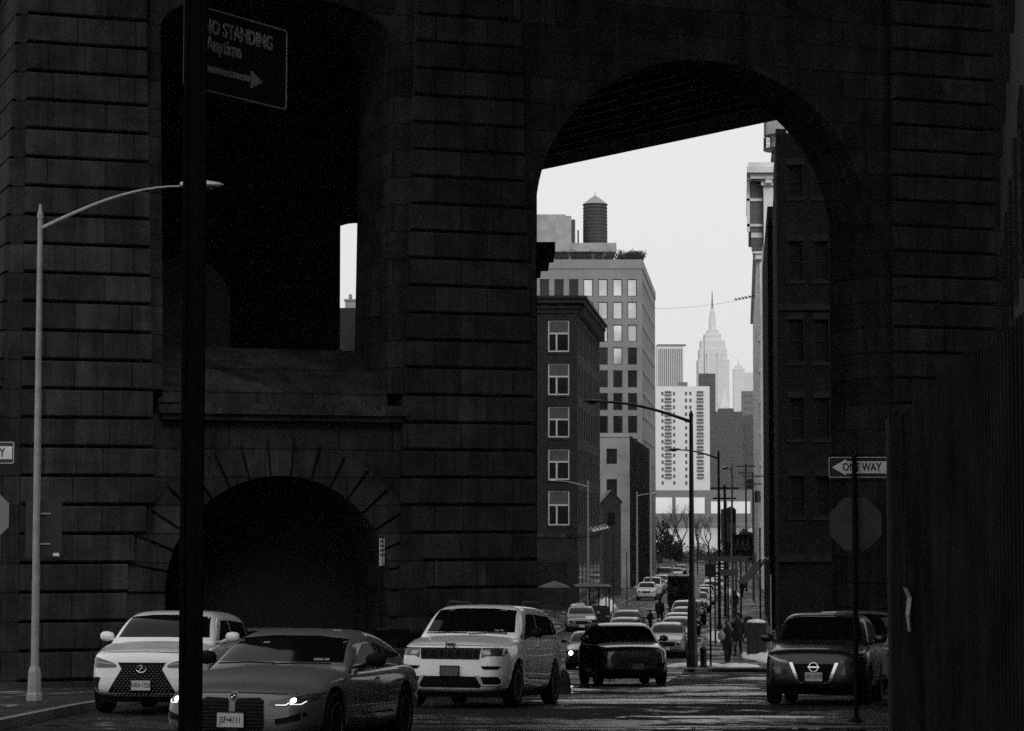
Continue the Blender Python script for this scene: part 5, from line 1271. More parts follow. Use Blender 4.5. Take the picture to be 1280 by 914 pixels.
street_lamp(gx(796, 258), 258, at(796, 617, 258).z - g(258) - .1, 1, 1.6, M['steel_grey'], 'far lamp with short rightward arm before the stucco building side wall', r0=.11, octo=False, rise=.25, z=g(258) + .13, lumin=.6)
def pole(name, label, cat, px, Y, top, m, r=.05, group=None, extra=None, r1=None):
    zb = g(Y) + (.13 if abs(px * 0 + gx(px, Y) - C(Y)) > 4.2 and Y > 86 else 0)
    t = thing(name, label, cat, (gx(px, Y), Y, zb), 0, group); h = zpx(top, Y) - zb
    mb = MB(); mb.tube([(0, 0, 0), (0, 0, h)], [r, r1 or r * .8], 8); mb.build('pole', m, t)
    if extra: extra(t, h, zb)
    return t
def panel(name, m, t, x0, x1, z0, z1, y=-.06, th=.01, par=None):
    mb = MB(); mb.box(x0, x1, y - th, y, z0, z1); return mb.build(name, m, par or t)
def ex_util(t, h, zb):
    mb = MB()
    for k, z in enumerate((h - .3, h - 1.0)): mb.box(-1.0 + .2 * k, 1.0 - .2 * k, -.06, .06, z, z + .12)
    mb.build('crossarm', M['steel_dark'], t)
    mb = MB(); mb.lathe([(.05, h - 2.6), (.28, h - 2.6), (.28, h - 1.6), (.05, h - 1.5)], 12, Matrix.Translation((.4, 0, 0))); mb.build('transformer', M['steel_dark'], t)
pole('light_pole', 'pale slender pole rising before the dark street side of the stucco building', 'pole', 813, 232, 560, M['steel_grey'], .10)
for px, Y, top, lb_ in ((905.5, 165, 606, 'dark utility pole immediately right of the second dark lamp'), (932, 250, 580, 'far dark utility pole with crossarms at the right edge of the river view'), (941, 215, 592, 'dark utility pole with crossarms touching the corniced building')):
    pole('utility_pole', lb_, 'utility pole', px, Y, top, M['steel_dark'], .11, 'utility poles', ex_util)
def ex_sign(specs):
    def f(t, h, zb):
        for (nm, x0, x1, z0, z1, m) in specs: panel(nm, m, t, x0, x1, z0, z1)
    return f
pole('sign_post', 'thin black signpost on the right pavement left of the walking people', 'sign', 887, 95, 700, M['post_black'], .04, None, ex_sign([('sign_panel', -.22, .22, 3.5, 4.0, M['steel_dark'])]))
pole('sign_post', 'post with a wide dark horizontal street-name blade over the right-hand pavement', 'sign', 909, 118, 699, M['post_black'], .05, None, ex_sign([('name_blade', -1.2, 1.0, 4.1, 4.35, M['ink']), ('name_blade', -.4, .5, 3.4, 3.7, M['ink'])]))
def ex_board(t, h, zb):
    p = panel('board', M['ink'], t, -.55, .75, h - 1.5, h - .2)
    for x in (-.3, .0, .3):
        mb = MB(); mb.plate([(x + .0, h - 1.2), (x + .08, h - .5), (x + .16, h - .5), (x + .24, h - 1.2), (x + .18, h - 1.2), (x + .12, h - .75), (x + .06, h - 1.2)], -.085, -.071); mb.build('emblem', M['sign_dim'], p)
pole('hanging_board', 'small black hanging board with pale zigzag marks above the right pavement', 'sign', 925, 150, 664, M['steel_dark'], .06, None, ex_board)
pole('downpipe', 'pale thin upright pipe against the dark warehouse corner', 'pipe', 962, 101, 718, M['steel_grey'], .035)
pole('banner_post', 'dark pole with a vertical banner before the pier shed', 'pole', 899, 205, 618, M['steel_dark'], .09, None, ex_sign([('banner', .1, 1.4, 5.2, 8.0, M['steel_dark'])]))
for px, Y, top, lb_ in ((893, 120, 690, 'slim dark post by the street-name blade'), (919, 135, 680, 'slim dark post among the walkers'), (871, 190, 668, 'slim dark post right of the big lamp, beyond the truck'), (949, 128, 660, 'slim dark post against the corniced building foot'), (766, 160, 668, 'thin dark post among the snow piles at the left kerb'), (757, 175, 664, 'slim dark post before the gabled house'), (783, 205, 690, 'slim post left of the white far car')):
    pole('signal_post', lb_, 'post', px, Y, top, M['steel_dark'], .05, 'slim posts along the pavements')
# near no-standing sign
PY_ = 6.0
ns = thing('parking_sign', 'dark rectangular NO STANDING Anytime sign with right-pointing arrow, high on the near signpost', 'sign', (0, 0, 0))
pA, pB = ray(231, 0), ray(360, 38)
A_ = pA * (6.0 / pA.y); Bq = pB * (6.36 / pB.y)
ns.location = A_; ang = math.atan2(Bq.y - A_.y, Bq.x - A_.x); ns.rotation_euler = (0, R(.4), ang)
sw_, sh_ = math.hypot(Bq.x - A_.x, Bq.y - A_.y), .222
def rr(x0, x1, z0, z1, r, n=5):
    p = []
    for cx, cz, a0 in ((x1 - r, z0 + r, -90), (x1 - r, z1 - r, 0), (x0 + r, z1 - r, 90), (x0 + r, z0 + r, 180)):
        for k in range(n + 1): a = R(a0 + 90 * k / n); p.append((cx + r * math.cos(a), cz + r * math.sin(a)))
    return p
def ringplate(mb, o_, i_, y0, y1):
    n = len(o_)
    for k in range(n):
        a, b, c, d = o_[k], o_[(k + 1) % n], i_[(k + 1) % n], i_[k]
        mb.hexa([(a[0], y0, a[1]), (b[0], y0, b[1]), (b[0], y1, b[1]), (a[0], y1, a[1]), (d[0], y0, d[1]), (c[0], y0, c[1]), (c[0], y1, c[1]), (d[0], y1, d[1])])
mb = MB(); mb.plate(rr(0, sw_, -sh_, 0, .012), 0, .003); mb.build('panel', M['sign_red'], ns)
mb = MB(); ringplate(mb, rr(.003, sw_ - .003, -sh_ + .003, -.003, .011), rr(.007, sw_ - .007, -sh_ + .007, -.007, .008), -.0015, 0); mb.build('border', M['sign_near'], ns)
text('lettering', 'NO STANDING', .052, M['sign_near'], ns, (sw_ * .51, -.001, -.052), ext=.0008, bold=.0016, sx=.80)
text('lettering', 'Anytime', .052, M['sign_near'], ns, (sw_ * .37, -.001, -.096), ext=.0008, bold=.0016, sx=.80)
mb = MB(); mb.plate([(.05, -.168), (.27, -.168), (.27, -.183), (.318, -.160), (.27, -.137), (.27, -.152), (.05, -.152)], -.0018, 0); mb.build('arrow', M['sign_near'], ns)
sp = thing('sign_post', 'thick black steel signpost crossing the picture top to bottom in front of the coupe', 'post', (gx(241.5, 5.9), 5.9, g(5.9)))
xL, xR = gx(227.5, 5.9) - sp.location.x, gx(255.5, 5.9) - sp.location.x
mb = MB(); zt = 3.5
mb.box(xL, xR, 0, .004, 0, zt); mb.box(xL, xL + .004, -.022, 0, 0, zt); mb.box(xR - .004, xR, -.022, 0, 0, zt); mb.box(xL - .0, xL + .012, -.026, -.022, 0, zt); mb.box(xR - .012, xR, -.026, -.022, 0, zt)
bevelled(mb.build('channel', M['post_black'], sp), .001)
mb = MB()
for z in (2.78, 2.92): mb.lathe([(.007, -.03), (.007, -.024)], 6, Matrix.Translation((0, 0, z)) @ Matrix.Rotation(R(90), 4, 'X'))
mb.box(xL + .014, xR - .014, -.024, -.004, 0, zt)
mb.build('bolt', M['post_black'], sp)
# one way signs, stop signs seen from behind
def one_way(px_post, Y, x0px, x1px, y0px, y1px, label, post_label, post_front=True, top=None, direction=-1, prad=.032):
    t = thing('one_way_sign', label, 'sign', at((x0px + x1px) / 2, (y0px + y1px) / 2, Y))
    hw_ = (at(x1px, y0px, Y).x - at(x0px, y0px, Y).x) / 2; hh = (at(x0px, y0px, Y).z - at(x0px, y1px, Y).z) / 2
    mb = MB(); mb.plate(rr(-hw_, hw_, -hh, hh, .03), 0, .006); mb.build('panel', M['ink'], t)
    mb = MB(); ringplate(mb, rr(-hw_ + .006, hw_ - .006, -hh + .006, hh - .006, .026), rr(-hw_ + .014, hw_ - .014, -hh + .014, hh - .014, .02), -.003, 0); mb.build('border', M['sign_white'], t)
    mb = MB(); mb.plate([(-hw_ + .05, 0), (-hw_ + .26, .12), (-hw_ + .26, .088), (hw_ - .03, .088), (hw_ - .03, -.088), (-hw_ + .26, -.088), (-hw_ + .26, -.12)], -.004, 0); ar = mb.build('arrow', M['sign_white'], t)
    text('lettering', 'ONE WAY', .158, M['ink'], ar, (.045, -.006, 0), ext=.001, bold=.004, sx=.76)
    return t
def stop_back(X, Y, Z, label, w_=.76, m=None):
    t = thing('stop_sign', label, 'sign', (X, Y, Z)); r_ = w_ / 2 / math.cos(math.pi / 8)
    mb = MB(); mb.plate([(r_ * math.cos(math.pi / 8 + math.pi / 4 * k), r_ * math.sin(math.pi / 8 + math.pi / 4 * k)) for k in range(8)], 0, .006); mb.build('panel', m or M['sign_back'], t)
    mb = MB(); mb.box(-.03, .03, -.03, -.002, -.36, .36)
    for z in (-.25, .25): mb.lathe([(.015, -.045), (.015, -.03)], 6, Matrix.Translation((0, 0, z)) @ Matrix.Rotation(R(90), 4, 'X'))
    mb.build('bracket', M['steel_dark'], t); return t
one_way(1067, 35, 1035.5, 1111, 571, 597.5, 'black and white ONE WAY arrow sign pointing left, on the thin post at the right', '')
rp = thing('sign_post', 'thin dark post carrying the full ONE WAY arrow and an octagonal sign seen from behind', 'post', (gx(1067.5, 34.9), 34.9, g(34.9)))
mb = MB(); mb.tube([(0, 0, 0), (0, 0, zpx(568, 34.9) - g(34.9))], .038, 10); mb.build('pole', M['post_black'], rp)
mb = MB(); mb.lathe([(.11, 0), (.11, .02), (.05, .05)], 12); mb.build('foot', M['post_black'], rp)
stop_back(gx(1068.5, 35.02), 35.02, zpx(655, 35.02), 'bare back of an octagonal stop sign below the ONE WAY arrow, right side')
one_way(-25, 32.6, -66, 18, 552, 580, 'ONE WAY arrow sign cut off by the left edge, only its Y showing', '')
stop_back(gx(-23, 32.6), 32.62, zpx(644, 32.6), 'bare back of an octagonal stop sign cut off by the left edge', m=M['sign_dim'])
lp = thing('sign_post', 'dark post just outside the left edge behind the cut-off ONE WAY sign', 'post', (gx(-23, 32.66), 32.68, g(32.6) + .13))
mb = MB(); mb.tube([(0, 0, 0), (0, 0, 3.6)], .035, 8); mb.build('pole', M['post_black'], lp)
bs = thing('blank_sign', 'grey back of a large rectangular sign strapped behind the pale lamp pole', 'sign', (gx(56, 40.2), 40.2, zpx(661, 40.2)))
hw_, hh = 22.5 * 40.2 / F, 35.5 * 40.2 / F
mb = MB(); mb.plate(rr(-hw_, hw_, -hh, hh, .04), 0, .008); mb.build('panel', M['steel_dark'], bs)
mb = MB(); mb.box(hw_ - .14, hw_ - .04, -.004, 0, -hh + .02, -hh + .07); mb.build('sticker', M['sign_white'], bs)
mb = MB(); mb.box(-.12, .12, -.03, 0, hh * .5, hh * .56); mb.box(-.12, .12, -.03, 0, -hh * .56, -hh * .5); mb.build('bracket', M['steel_grey'], bs)
# narrow edge-on parking sign before the pier
es_ = thing('parking_sign', 'narrow pale parking sign seen edge-on on a thin post before the portal', 'sign', (gx(478, 53.5), 53.5, g(53.5)))
mb = MB(); mb.tube([(0, 0, 0), (0, 0, zpx(671, 53.5) - g(53.5))], .03, 8); mb.build('pole', M['post_black'], es_)
mb = MB(); z0, z1 = zpx(707, 53.5) - g(53.5), zpx(673, 53.5) - g(53.5); Mz = Matrix.Translation((0, -.05, 0)) @ Matrix.Rotation(R(72), 4, 'Z')
mb.box(-.15, .15, -.004, .004, z0, z1, Mz); p = mb.build('panel', M['sign_white'], es_)
mb = MB()
for k in range(4): mb.box(-.12, .12, -.009, -.0045, z1 - .09 - .1 * k, z1 - .04 - .1 * k, Mz)
mb.build('lettering', M['ink'], p)
# bollards, bin, cabinet
b1 = thing('bollard', 'squat rounded stone bollard beside the rear wheel of the white SUV', 'bollard', (gx(704, 54), 54, g(54)))
mb = MB(); mb.lathe([(.17, 0), (.16, .25), (.13, .4), (.07, .49), (.01, .52)], 16); mb.build('stone', M['stone'], b1, 50)
b2 = thing('bollard', 'plain dark round-topped bollard right of the foot of the big dark lamp', 'bollard', (gx(878, 92), 92, g(92) + .13))
mb = MB(); mb.lathe([(.16, 0), (.16, .06), (.125, .08), (.125, .62), (.145, .64), (.145, .68), (.12, .72), (.07, .78), (.01, .81)], 16); mb.build('post', M['steel_dark'], b2, 50)
cbx = thing('utility_cabinet', 'dark street cabinet capped with snow by the right-hand building corner', 'cabinet', (gx(945, 104), 104, g(104) + .13))
mb = MB(); mb.box(-.4, .4, 0, .6, .08, 1.5); bevelled(mb.build('cabinet', M['steel_dark'], cbx), .03)
mb = MB(); mb.box(-.36, -.02, -.02, 0, .2, 1.4); mb.box(.02, .36, -.02, 0, .2, 1.4); mb.build('door', M['steel_dark'], cbx)
mb = MB(); mb.box(-.42, .42, -.02, .62, 0, .08); mb.build('plinth', M['kerb'], cbx)
sn = MB(); sn.loft([[(x * q, .3 + y * q, z) for x, y in ((-.4, -.3), (-.1, -.33), (.35, -.3), (.4, 0), (.38, .3), (0, .28), (-.4, .3))] for q, z in ((1, 0), (.95, .06), (.6, .12), (.2, .14))])
o = sn.build('snow', M['snow'], smooth=True); o.location = (gx(945, 104), 104, g(104) + 1.635); tag(o, kind='stuff')
for px, Y, lb_ in ((934, 122, 'dark mailbox on the right pavement left of the snow-capped cabinet'),):
    t = thing('mailbox', lb_, 'mailbox', (gx(px, Y), Y, g(Y) + .13)); mb = MB(); mb.box(-.3, .3, 0, .55, .2, 1.0)
    q = [( .3 * math.cos(a), 1.0 + .3 * math.sin(a)) for a in [math.pi * k / 10 for k in range(11)]]; mb.plate(q, 0, .55)
    for x in (-.24, .24): mb.box(x - .03, x + .03, .05, .11, 0, .2)
    mb.build('box', M['steel_dark'], t)
# kerbside parasol and cafe enclosure in front of brick building
pu = thing('patio_parasol', 'open pale patio parasol in the dark forecourt of the brick corner building', 'parasol', (gx(693, 150), 150, g(150) + .13))
mb = MB(); n = 8; R_ = 1.0; zc = zpx(727, 150) - g(150) - .1
mb.loft([[(r_ * math.cos(2 * math.pi * k / n), r_ * math.sin(2 * math.pi * k / n), z) for k in range(n)] for r_, z in ((R_, zc - .38), (R_ * .7, zc - .22), (.03, zc))]); mb.build('canopy', M['awning'], pu)
mb = MB(); mb.tube([(0, 0, 0), (0, 0, zc)], .03, 8); mb.build('pole', M['steel_dark'], pu)
mb = MB(); mb.lathe([(.3, 0), (.3, .06), (.05, .12)], 12); mb.build('base', M['kerb'], pu)
dsn = thing('dining_shed', 'low dark wooden kerbside dining shed behind the taxi', 'shed', (gx(742, 150), 150, g(150)))
mb = MB(); mb.box(-1.0, 1.0, 0, 5, 0, 1.05); mb.build('planter_wall', M['bark'], dsn)
mb = MB()
for x in (-.95, -.3, .3, .95): mb.box(x - .05, x + .05, 0, .1, 1.06, 2.3)
mb.build('post', M['bark'], dsn)
mb = MB(); mb.box(-1.15, 1.15, -.2, 5.2, 2.3, 2.42); mb.build('roof', M['steel_dark'], dsn)
# awnings on the corner building side, as a row of small lights/brackets
aw = thing('shop_awning', 'slanting dark awning with a pale edge on the right-hand buildings, low beside the street', 'awning', (gx(950, 135), 135, 0))
zA, zB2 = zpx(701, 135), zpx(730, 135)
mb = MB(); xA, xB = gx(957, 135) - aw.location.x, gx(930, 135) - aw.location.x
mb.hexa([(xB, 0, zB2 - .05), (xA, 0, zA - .05), (xA, 4, zA - .05), (xB, 4, zB2 - .05), (xB, 0, zB2), (xA, 0, zA), (xA, 4, zA), (xB, 4, zB2)]); mb.build('canvas', M['brick_mid'], aw)
mb = MB(); mb.tube([(xA - .3, -.15, zA - .1), (xA - .1, -.15, zA + .12), (xA + .1, -.15, zA + .1)], .07, 8); mb.build('pale_edge', M['sign_white'], aw)
gl = thing('gooseneck_lights', 'row of small pale gooseneck lights on the side of the brick corner building', 'lights', (gx(737, 192), 192, zpx(664, 192)))
for k in range(5):
    mb = MB(); z = .0 + .05 * k; x = -.2 + .35 * k; mb.tube([(x, 2.2 * k, z), (x + .3, 2.2 * k, z + .3), (x + .5, 2.2 * k, z + .15)], .03, 5); mb.lathe([(.2, z - .02), (.05, z + .16)], 10, Matrix.Translation((x + .5, 2.2 * k, 0))); mb.build('light', M['steel_pale'], gl)
# birds on a wire
wi = MB(); wz = lambda q: zpx(371, 240) + (zpx(386, 240) - zpx(371, 240)) * q - 1.2 * math.sin(math.pi * q) * .25
pts = [(gx(946 - 130 * q, 240), 240, wz(q)) for q in [k / 20 for k in range(21)]]
wi.tube(pts, .012, 4); tag(wi.build('overhead_wire', M['steel_dark']), 'thin wire sagging across the sky from the pale ribbed building', 'wire')
def bird(X, Y, Z, lb_):
    mb = MB(); mb.ball((0, 0, .11), .09, 10, 8, (1.5, 1, 1)); mb.ball((-.13, 0, .21), .05, 8, 6); mb.loft([[(.1, -.03, .1), (.1, .03, .1), (.1, .03, .14), (.1, -.03, .14)], [(.27, -.04, .04), (.27, .04, .04), (.27, .04, .055), (.27, -.04, .055)]])
    mb.tube([(-.17, 0, .21), (-.205, 0, .2)], [.015, .004], 5); mb.tube([(0, .02, .04), (0, .02, 0)], .008, 4)
    o = mb.build('bird', M['steel_dark']); o.location = (X, Y, Z); tag(o, lb_, 'bird', 'birds perched on the wire'); return o
b0 = bird(gx(943, 240), 240, wz(3 / 130) + .02, 'little dark bird on the wire nearest to the pale ribbed building')
for px, lb_ in zip((938.5, 934, 930, 925.5, 921), ('second', 'third', 'fourth', 'fifth', 'sixth and last')):
    c = b0.copy(); col.objects.link(c); c.location = (gx(px, 240), 240, wz((946 - px) / 130) + .02); c['label'] = lb_ + ' little bird along the wire, counted from the ribbed building'

# ------------------------------------------------------------------ corrugated hoarding at the right
fe = thing('corrugated_fence', 'dark corrugated metal hoarding running away from us along the right edge', 'fence', (2.25, 9.0, 0))
FX0, FY0, FX1, FY1 = 2.25, 9.0, 4.05, 25.5
fd = Vector((FX1 - FX0, FY1 - FY0, 0)); fl_ = fd.length; fd.normalize(); fn = Vector((-fd.y, fd.x, 0))
mb = MB(); prof = ((0, 0), (.35, 0), (.5, 1), (.85, 1)); pitch = .205; vs = []
k = 0; s_pos = 0; rf_ = random.Random(4); FH = [rf_.uniform(-.045, .045) for _ in range(60)]
while s_pos < fl_:
    for q, d in prof:
        p = fd * (s_pos + q * pitch) + fn * (d * .035 - .0)
        y = 9 + p.y; vs.append((p.x, p.y, g(y) + .02, 1.0 + FH[int(s_pos / (pitch * 5 + 1e-6))]))
    s_pos += pitch
rb = [[mb.b.verts.new((x, y, a)), mb.b.verts.new((x, y, b))] for x, y, a, b in vs]
for a, b in zip(rb, rb[1:]): mb.b.faces.new((a[0], b[0], b[1], a[1]))
geo = bmesh.ops.extrude_face_region(mb.b, geom=list(mb.b.faces)); bmesh.ops.translate(mb.b, verts=[v for v in geo['geom'] if isinstance(v, bmesh.types.BMVert)], vec=-fn * .012)
mb.build('corrugated_sheet', M['fence'], fe)
mb = MB(); Pf = (0, 0, 0)
mb.obox(Pf, fd, -fn, 0, fl_, .07, .12, .80, .88); mb.build('top_rail', M['fence'], fe)
mb = MB()
for k in range(7): a = fl_ * k / 6; mb.obox(Pf, fd, -fn, a - .05, a + .05, .06, .16, g(9 + fd.y * a), 1.0)
mb.obox(Pf, fd, -fn, fl_ - .02, fl_ + .06, -.07, .055, g(25.5), 1.0)
mb.build('post', M['steel_dark'], fe)
pn = thing('paper_notice', 'curled pale strip of paper stuck low on the corrugated hoarding', 'notice', at(1139, 762, 21.5)); 
kf = (21.5 - 9) / fd.y; pn.location = (FX0 + fd.x * kf + fn.x * .045, 21.5, zpx(762, 21.5))
mb = MB(); rings = []
for z, s0, s1, o_ in ((-.20, .10, .14, .01), (-.05, -.06, .16, .03), (.10, -.12, .2, .012), (.19, -.1, .2, .05)):
    rings.append([tuple(fd * s0 + fn * o_ + Vector((0, 0, z))), tuple(fd * s1 + fn * (o_ + .02) + Vector((0, 0, z))), tuple(fd * s1 + fn * (o_ + .016) + Vector((0, 0, z))), tuple(fd * s0 + fn * (o_ - .004) + Vector((0, 0, z)))])
mb.loft(rings); mb.build('paper', M['sign_dim'], pn)

# ------------------------------------------------------------------ bare trees and evergreens near the river
def bare_tree(name, label, X, Y, h, seed, group):
    rnd = random.Random(seed); t = thing(name, label, 'tree', (X, Y, g(min(Y, 600))), 0, group); tr, cr = MB(), MB()
    def grow(mb, p, d, ln, r, dep):
        q = p + d * ln * .5 + Vector((rnd.uniform(-.06, .06), rnd.uniform(-.06, .06), 0)) * ln; e = p + d * ln
        (tr if dep == 0 else cr).tube([p, q, e], [r, r * .85, r * .68], 6 if dep < 2 else 3, dep == 0)
        if dep >= 5: return
        for k in range(3 if dep < 3 else 2):
            a = rnd.uniform(0, 2 * math.pi); tilt = rnd.uniform(.3, .75)
            nd = (d + Vector((math.cos(a), math.sin(a), .15)) * tilt).normalized()
            st_ = p + (e - p) * (1 if k == 0 else rnd.uniform(.6, 1)); grow(mb, st_, nd, ln * rnd.uniform(.62, .8), r * .6, dep + 1)
    grow(tr, Vector((0, 0, 0)), Vector((0, 0, 1)), h * .33, h * .016 + .05, 0)
    tr.build('trunk', M['bark'], t); cr.build('crown', M['bark'], t); return t
GTR = 'bare winter trees between street end and river'
for px, Y, h, sd_, lb_ in ((826, 470, 11, 1, 'bare tree at the left end of the row by the river'), (838, 500, 12, 2, 'bare tree spreading before the lit water, left of the big lamp pole'), (851, 480, 12.5, 3, 'tallest bare tree just left of the big dark lamp pole'),
                            (873, 510, 10, 4, 'bare tree just right of the big dark lamp pole'), (885, 490, 10.5, 5, 'bare tree beneath the second lamp'), (921, 500, 9, 6, 'bare tree rightmost before the river')):
    bare_tree('bare_tree', lb_, gx(px, Y), Y, h, sd_, GTR)
def bush(name, label, X, Y, rx, h, seed, cat='shrub', group=None, n=2600):
    rnd = random.Random(seed); t = thing(name, label, cat, (X, Y, g(min(Y, 600))), 0, group); mb = MB()
    mb.tube([(0, 0, 0), (0, 0, h * .7)], [.12, .04], 5); mb.build('trunk', M['bark'], t); mb = MB()
    cl = [(rnd.uniform(-.7, .7) * rx, rnd.uniform(-.7, .7) * rx, h * rnd.uniform(.25, .95), rnd.uniform(.25, .5) * rx) for _ in range(16)]
    for i in range(n):
        c = rnd.choice(cl); v = Vector((rnd.gauss(0, 1), rnd.gauss(0, 1), rnd.gauss(0, 1))).normalized() * c[3] * rnd.uniform(.5, 1.05); p = Vector(c[:3]) + v
        s = rnd.uniform(.15, .42); a = Vector((rnd.uniform(-1, 1), rnd.uniform(-1, 1), rnd.uniform(-1, 1))) * s; b = Vector((rnd.uniform(-1, 1), rnd.uniform(-1, 1), rnd.uniform(-1, 1))) * s
        mb.poly([p, p + a, p + a + b, p + b])
    mb.build('crown', M['evergreen'], t)
for px, Y, rx, h, sd_, lb_ in ((823, 440, 3.2, 7.5, 1, 'dense dark evergreen at the left end of the street'), (836, 455, 2.6, 4.2, 2, 'low dark bush beside the evergreen at the street end'), (935, 430, 2.6, 6, 3, 'dark evergreen at the right edge of the river view'), (916, 450, 2.4, 4.5, 4, 'dark bush left of the right-hand evergreen')):
    bush('evergreen_bush', lb_, gx(px, Y), Y, rx, h, sd_, group='evergreens at the street end')
hg = MB(); rnd = random.Random(9)
for i in range(7000):
    x = rnd.uniform(gx(806, 480), gx(950, 480)); y = rnd.uniform(462, 484); z = g(480) + 2.7 * rnd.random() ** .7 * (1.0 + .5 * math.sin(x * .7) * math.sin(x * 1.9)); s = .3
    p = Vector((x, y, z)); hg.poly([p, p + Vector((rnd.uniform(-s, s), rnd.uniform(-s, s), s * rnd.random())), p + Vector((rnd.uniform(-s, s), 0, -s * rnd.random()))])
tag(hg.build('scrub', M['evergreen']), kind='stuff')
rl = thing('river_railing', 'dark railing along the river at the end of the street', 'railing', (0, 540, g(540)))
mb = MB()
for z in (.5, 1.1): mb.box(gx(800, 540), gx(960, 540), -.04, .04, z - .05, z + .05)
mb.build('rail', M['steel_dark'], rl); mb = MB()
for k in range(16): x = gx(800, 540) + k * 1.9; mb.box(x - .06, x + .06, -.06, .06, 0, 1.2)
mb.build('post', M['steel_dark'], rl)

# ------------------------------------------------------------------ people
def person(label, X, Y, h, face=0, stride=.22, coat=1, bag=None, seed=0, hood=False, group=None, z=None, kid=False):
    t = thing('person', label, 'person', (X, Y, (g(Y) if z is None else z)), face, group); s = h / 1.75
    J = {'pel': (0, 0, .95), 'wai': (0, .0, 1.12), 'che': (0, .0, 1.36), 'nek': (0, 0, 1.50), 'hb': (0, -.01, 1.56), 'hc': (0, -.015, 1.65), 'ht': (0, -.01, 1.73),
         'lh': (-.09, 0, .92), 'lk': (-.10, -stride * .55 - .02, .50), 'la': (-.10, -stride * .8, .10), 'lt': (-.11, -stride * .8 - .16, .04),
         'rh': (.09, 0, .92), 'rk': (.10, stride * .2 - .03, .50), 'ra': (.10, stride * 1.1, .13), 'rt': (.11, stride * 1.1 - .14, .04),
         'ls': (-.19, 0, 1.42), 'le': (-.25, .06, 1.14), 'lw': (-.25, -.02, .88), 'lp': (-.25, -.05, .80), 'rs': (.19, 0, 1.42), 're': (.25, .02, 1.14), 'rw': (.26, -.10, .90), 'rp': (.26, -.13, .82)}
    Rr = {'pel': .15, 'wai': .13, 'che': .155, 'nek': .06, 'hb': .075, 'hc': .095, 'ht': .06, 'lh': .09, 'lk': .06, 'la': .042, 'lt': .035, 'rh': .09, 'rk': .06, 'ra': .042, 'rt': .035,
          'ls': .065, 'le': .045, 'lw': .03, 'lp': .028, 'rs': .065, 're': .045, 'rw': .03, 'rp': .028}
    E = [('pel', 'wai'), ('wai', 'che'), ('che', 'nek'), ('nek', 'hb'), ('hb', 'hc'), ('hc', 'ht'), ('pel', 'lh'), ('lh', 'lk'), ('lk', 'la'), ('la', 'lt'), ('pel', 'rh'), ('rh', 'rk'), ('rk', 'ra'), ('ra', 'rt'),
         ('che', 'ls'), ('ls', 'le'), ('le', 'lw'), ('lw', 'lp'), ('che', 'rs'), ('rs', 're'), ('re', 'rw'), ('rw', 'rp')]
    ks = list(J); me = bpy.data.meshes.new('b')
    verts = [Vector(J[k]) * s for k in ks]; rad = [Rr[k] * s for k in ks]; ed = [(ks.index(a), ks.index(b)) for a, b in E]
    for side, w_ in ((-1, 'lp'), (1, 'rp')):
        wi_ = ks.index(w_); base = Vector(J[w_])
        for f_, (dx, ln) in enumerate(((-.03, .075), (-.01, .085), (.012, .08), (.032, .065))):
            a = base + Vector((0, dx, -.04)); b = a + Vector((-side * .012, 0, -ln * .5)); c = b + Vector((-side * .02, 0, -ln * .45)); k0 = len(verts)
            verts += [a * s, b * s, c * s]; rad += [.0095 * s, .009 * s, .008 * s]; ed += [(wi_, k0), (k0, k0 + 1), (k0 + 1, k0 + 2)]
        a = base + Vector((0, -.045, -.0)); b = a + Vector((-side * .01, -.02, -.035)); k0 = len(verts); verts += [a * s, b * s]; rad += [.011 * s, .009 * s]; ed += [(wi_, k0), (k0, k0 + 1)]
    me.from_pydata(verts, ed, []); o = bpy.data.objects.new('b', me); col.objects.link(o)
    o.modifiers.new('skin', 'SKIN'); sv = me.skin_vertices[0].data
    for i, r_ in enumerate(rad): sv[i].radius = (r_, r_)
    sv[0].use_root = True
    o.modifiers.new('sub', 'SUBSURF').levels = 1
    m2 = evaluated(o); bpy.data.objects.remove(o)
    link('body', m2, M['skin'], t, True)
    # clothing follows the limbs
    mb = MB(); q = lambda k: Vector(J[k]) * s
    for a, b, c in (('lh', 'lk', 'la'), ('rh', 'rk', 'ra')): mb.tube([q(a) + Vector((0, 0, .03)), q(b), q(c) + Vector((0, 0, .02))], [.105 * s, .078 * s, .062 * s], 12)
    mb.build('trousers', M['trouser'], t, True)
    for k in ('l', 'r'):
        mb = MB(); a, b = q(k + 'a'), q(k + 't'); mb.tube([a + Vector((0, .05, -.03 - .02)) * s, (a + b) / 2 + Vector((0, 0, -.02)) * s, b], [.055 * s, .055 * s, .04 * s], 8); mb.build('shoe', M['black'], t, True)
    mb = MB(); zl_ = (.58 if coat == 2 else .84)
    rings = []
    for z, rx, ry in ((zl_, .21 if coat == 2 else .185, .17), (1.0, .19, .15), (1.15, .175, .14), (1.32, .205, .15), (1.44, .19, .12), (1.5, .10, .09), (1.54, .075, .075)):
        rings.append([(rx * s * math.cos(a), ry * s * math.sin(a) * 1.05, z * s) for a in [2 * math.pi * k / 16 for k in range(16)]])
    mb.loft(rings)
    for k in ('l', 'r'): mb.tube([q(k + 's') * .98, q(k + 'e'), q(k + 'w')], [.085 * s, .065 * s, .05 * s], 10)
    mb.build('coat', M['coat'], t, True)
    hc = q('hc')
    mb = MB(); mb.ball((hc.x, hc.y + .018 * s, hc.z + .025 * s), .112 * s * (1.12 if hood else 1), 12, 8, (.95, 1.0, 1.12)); mb.build('hood' if hood else 'hair', M['coat'] if hood else M['hair'], t, True)
    mb = MB(); fy = hc.y - .098 * s
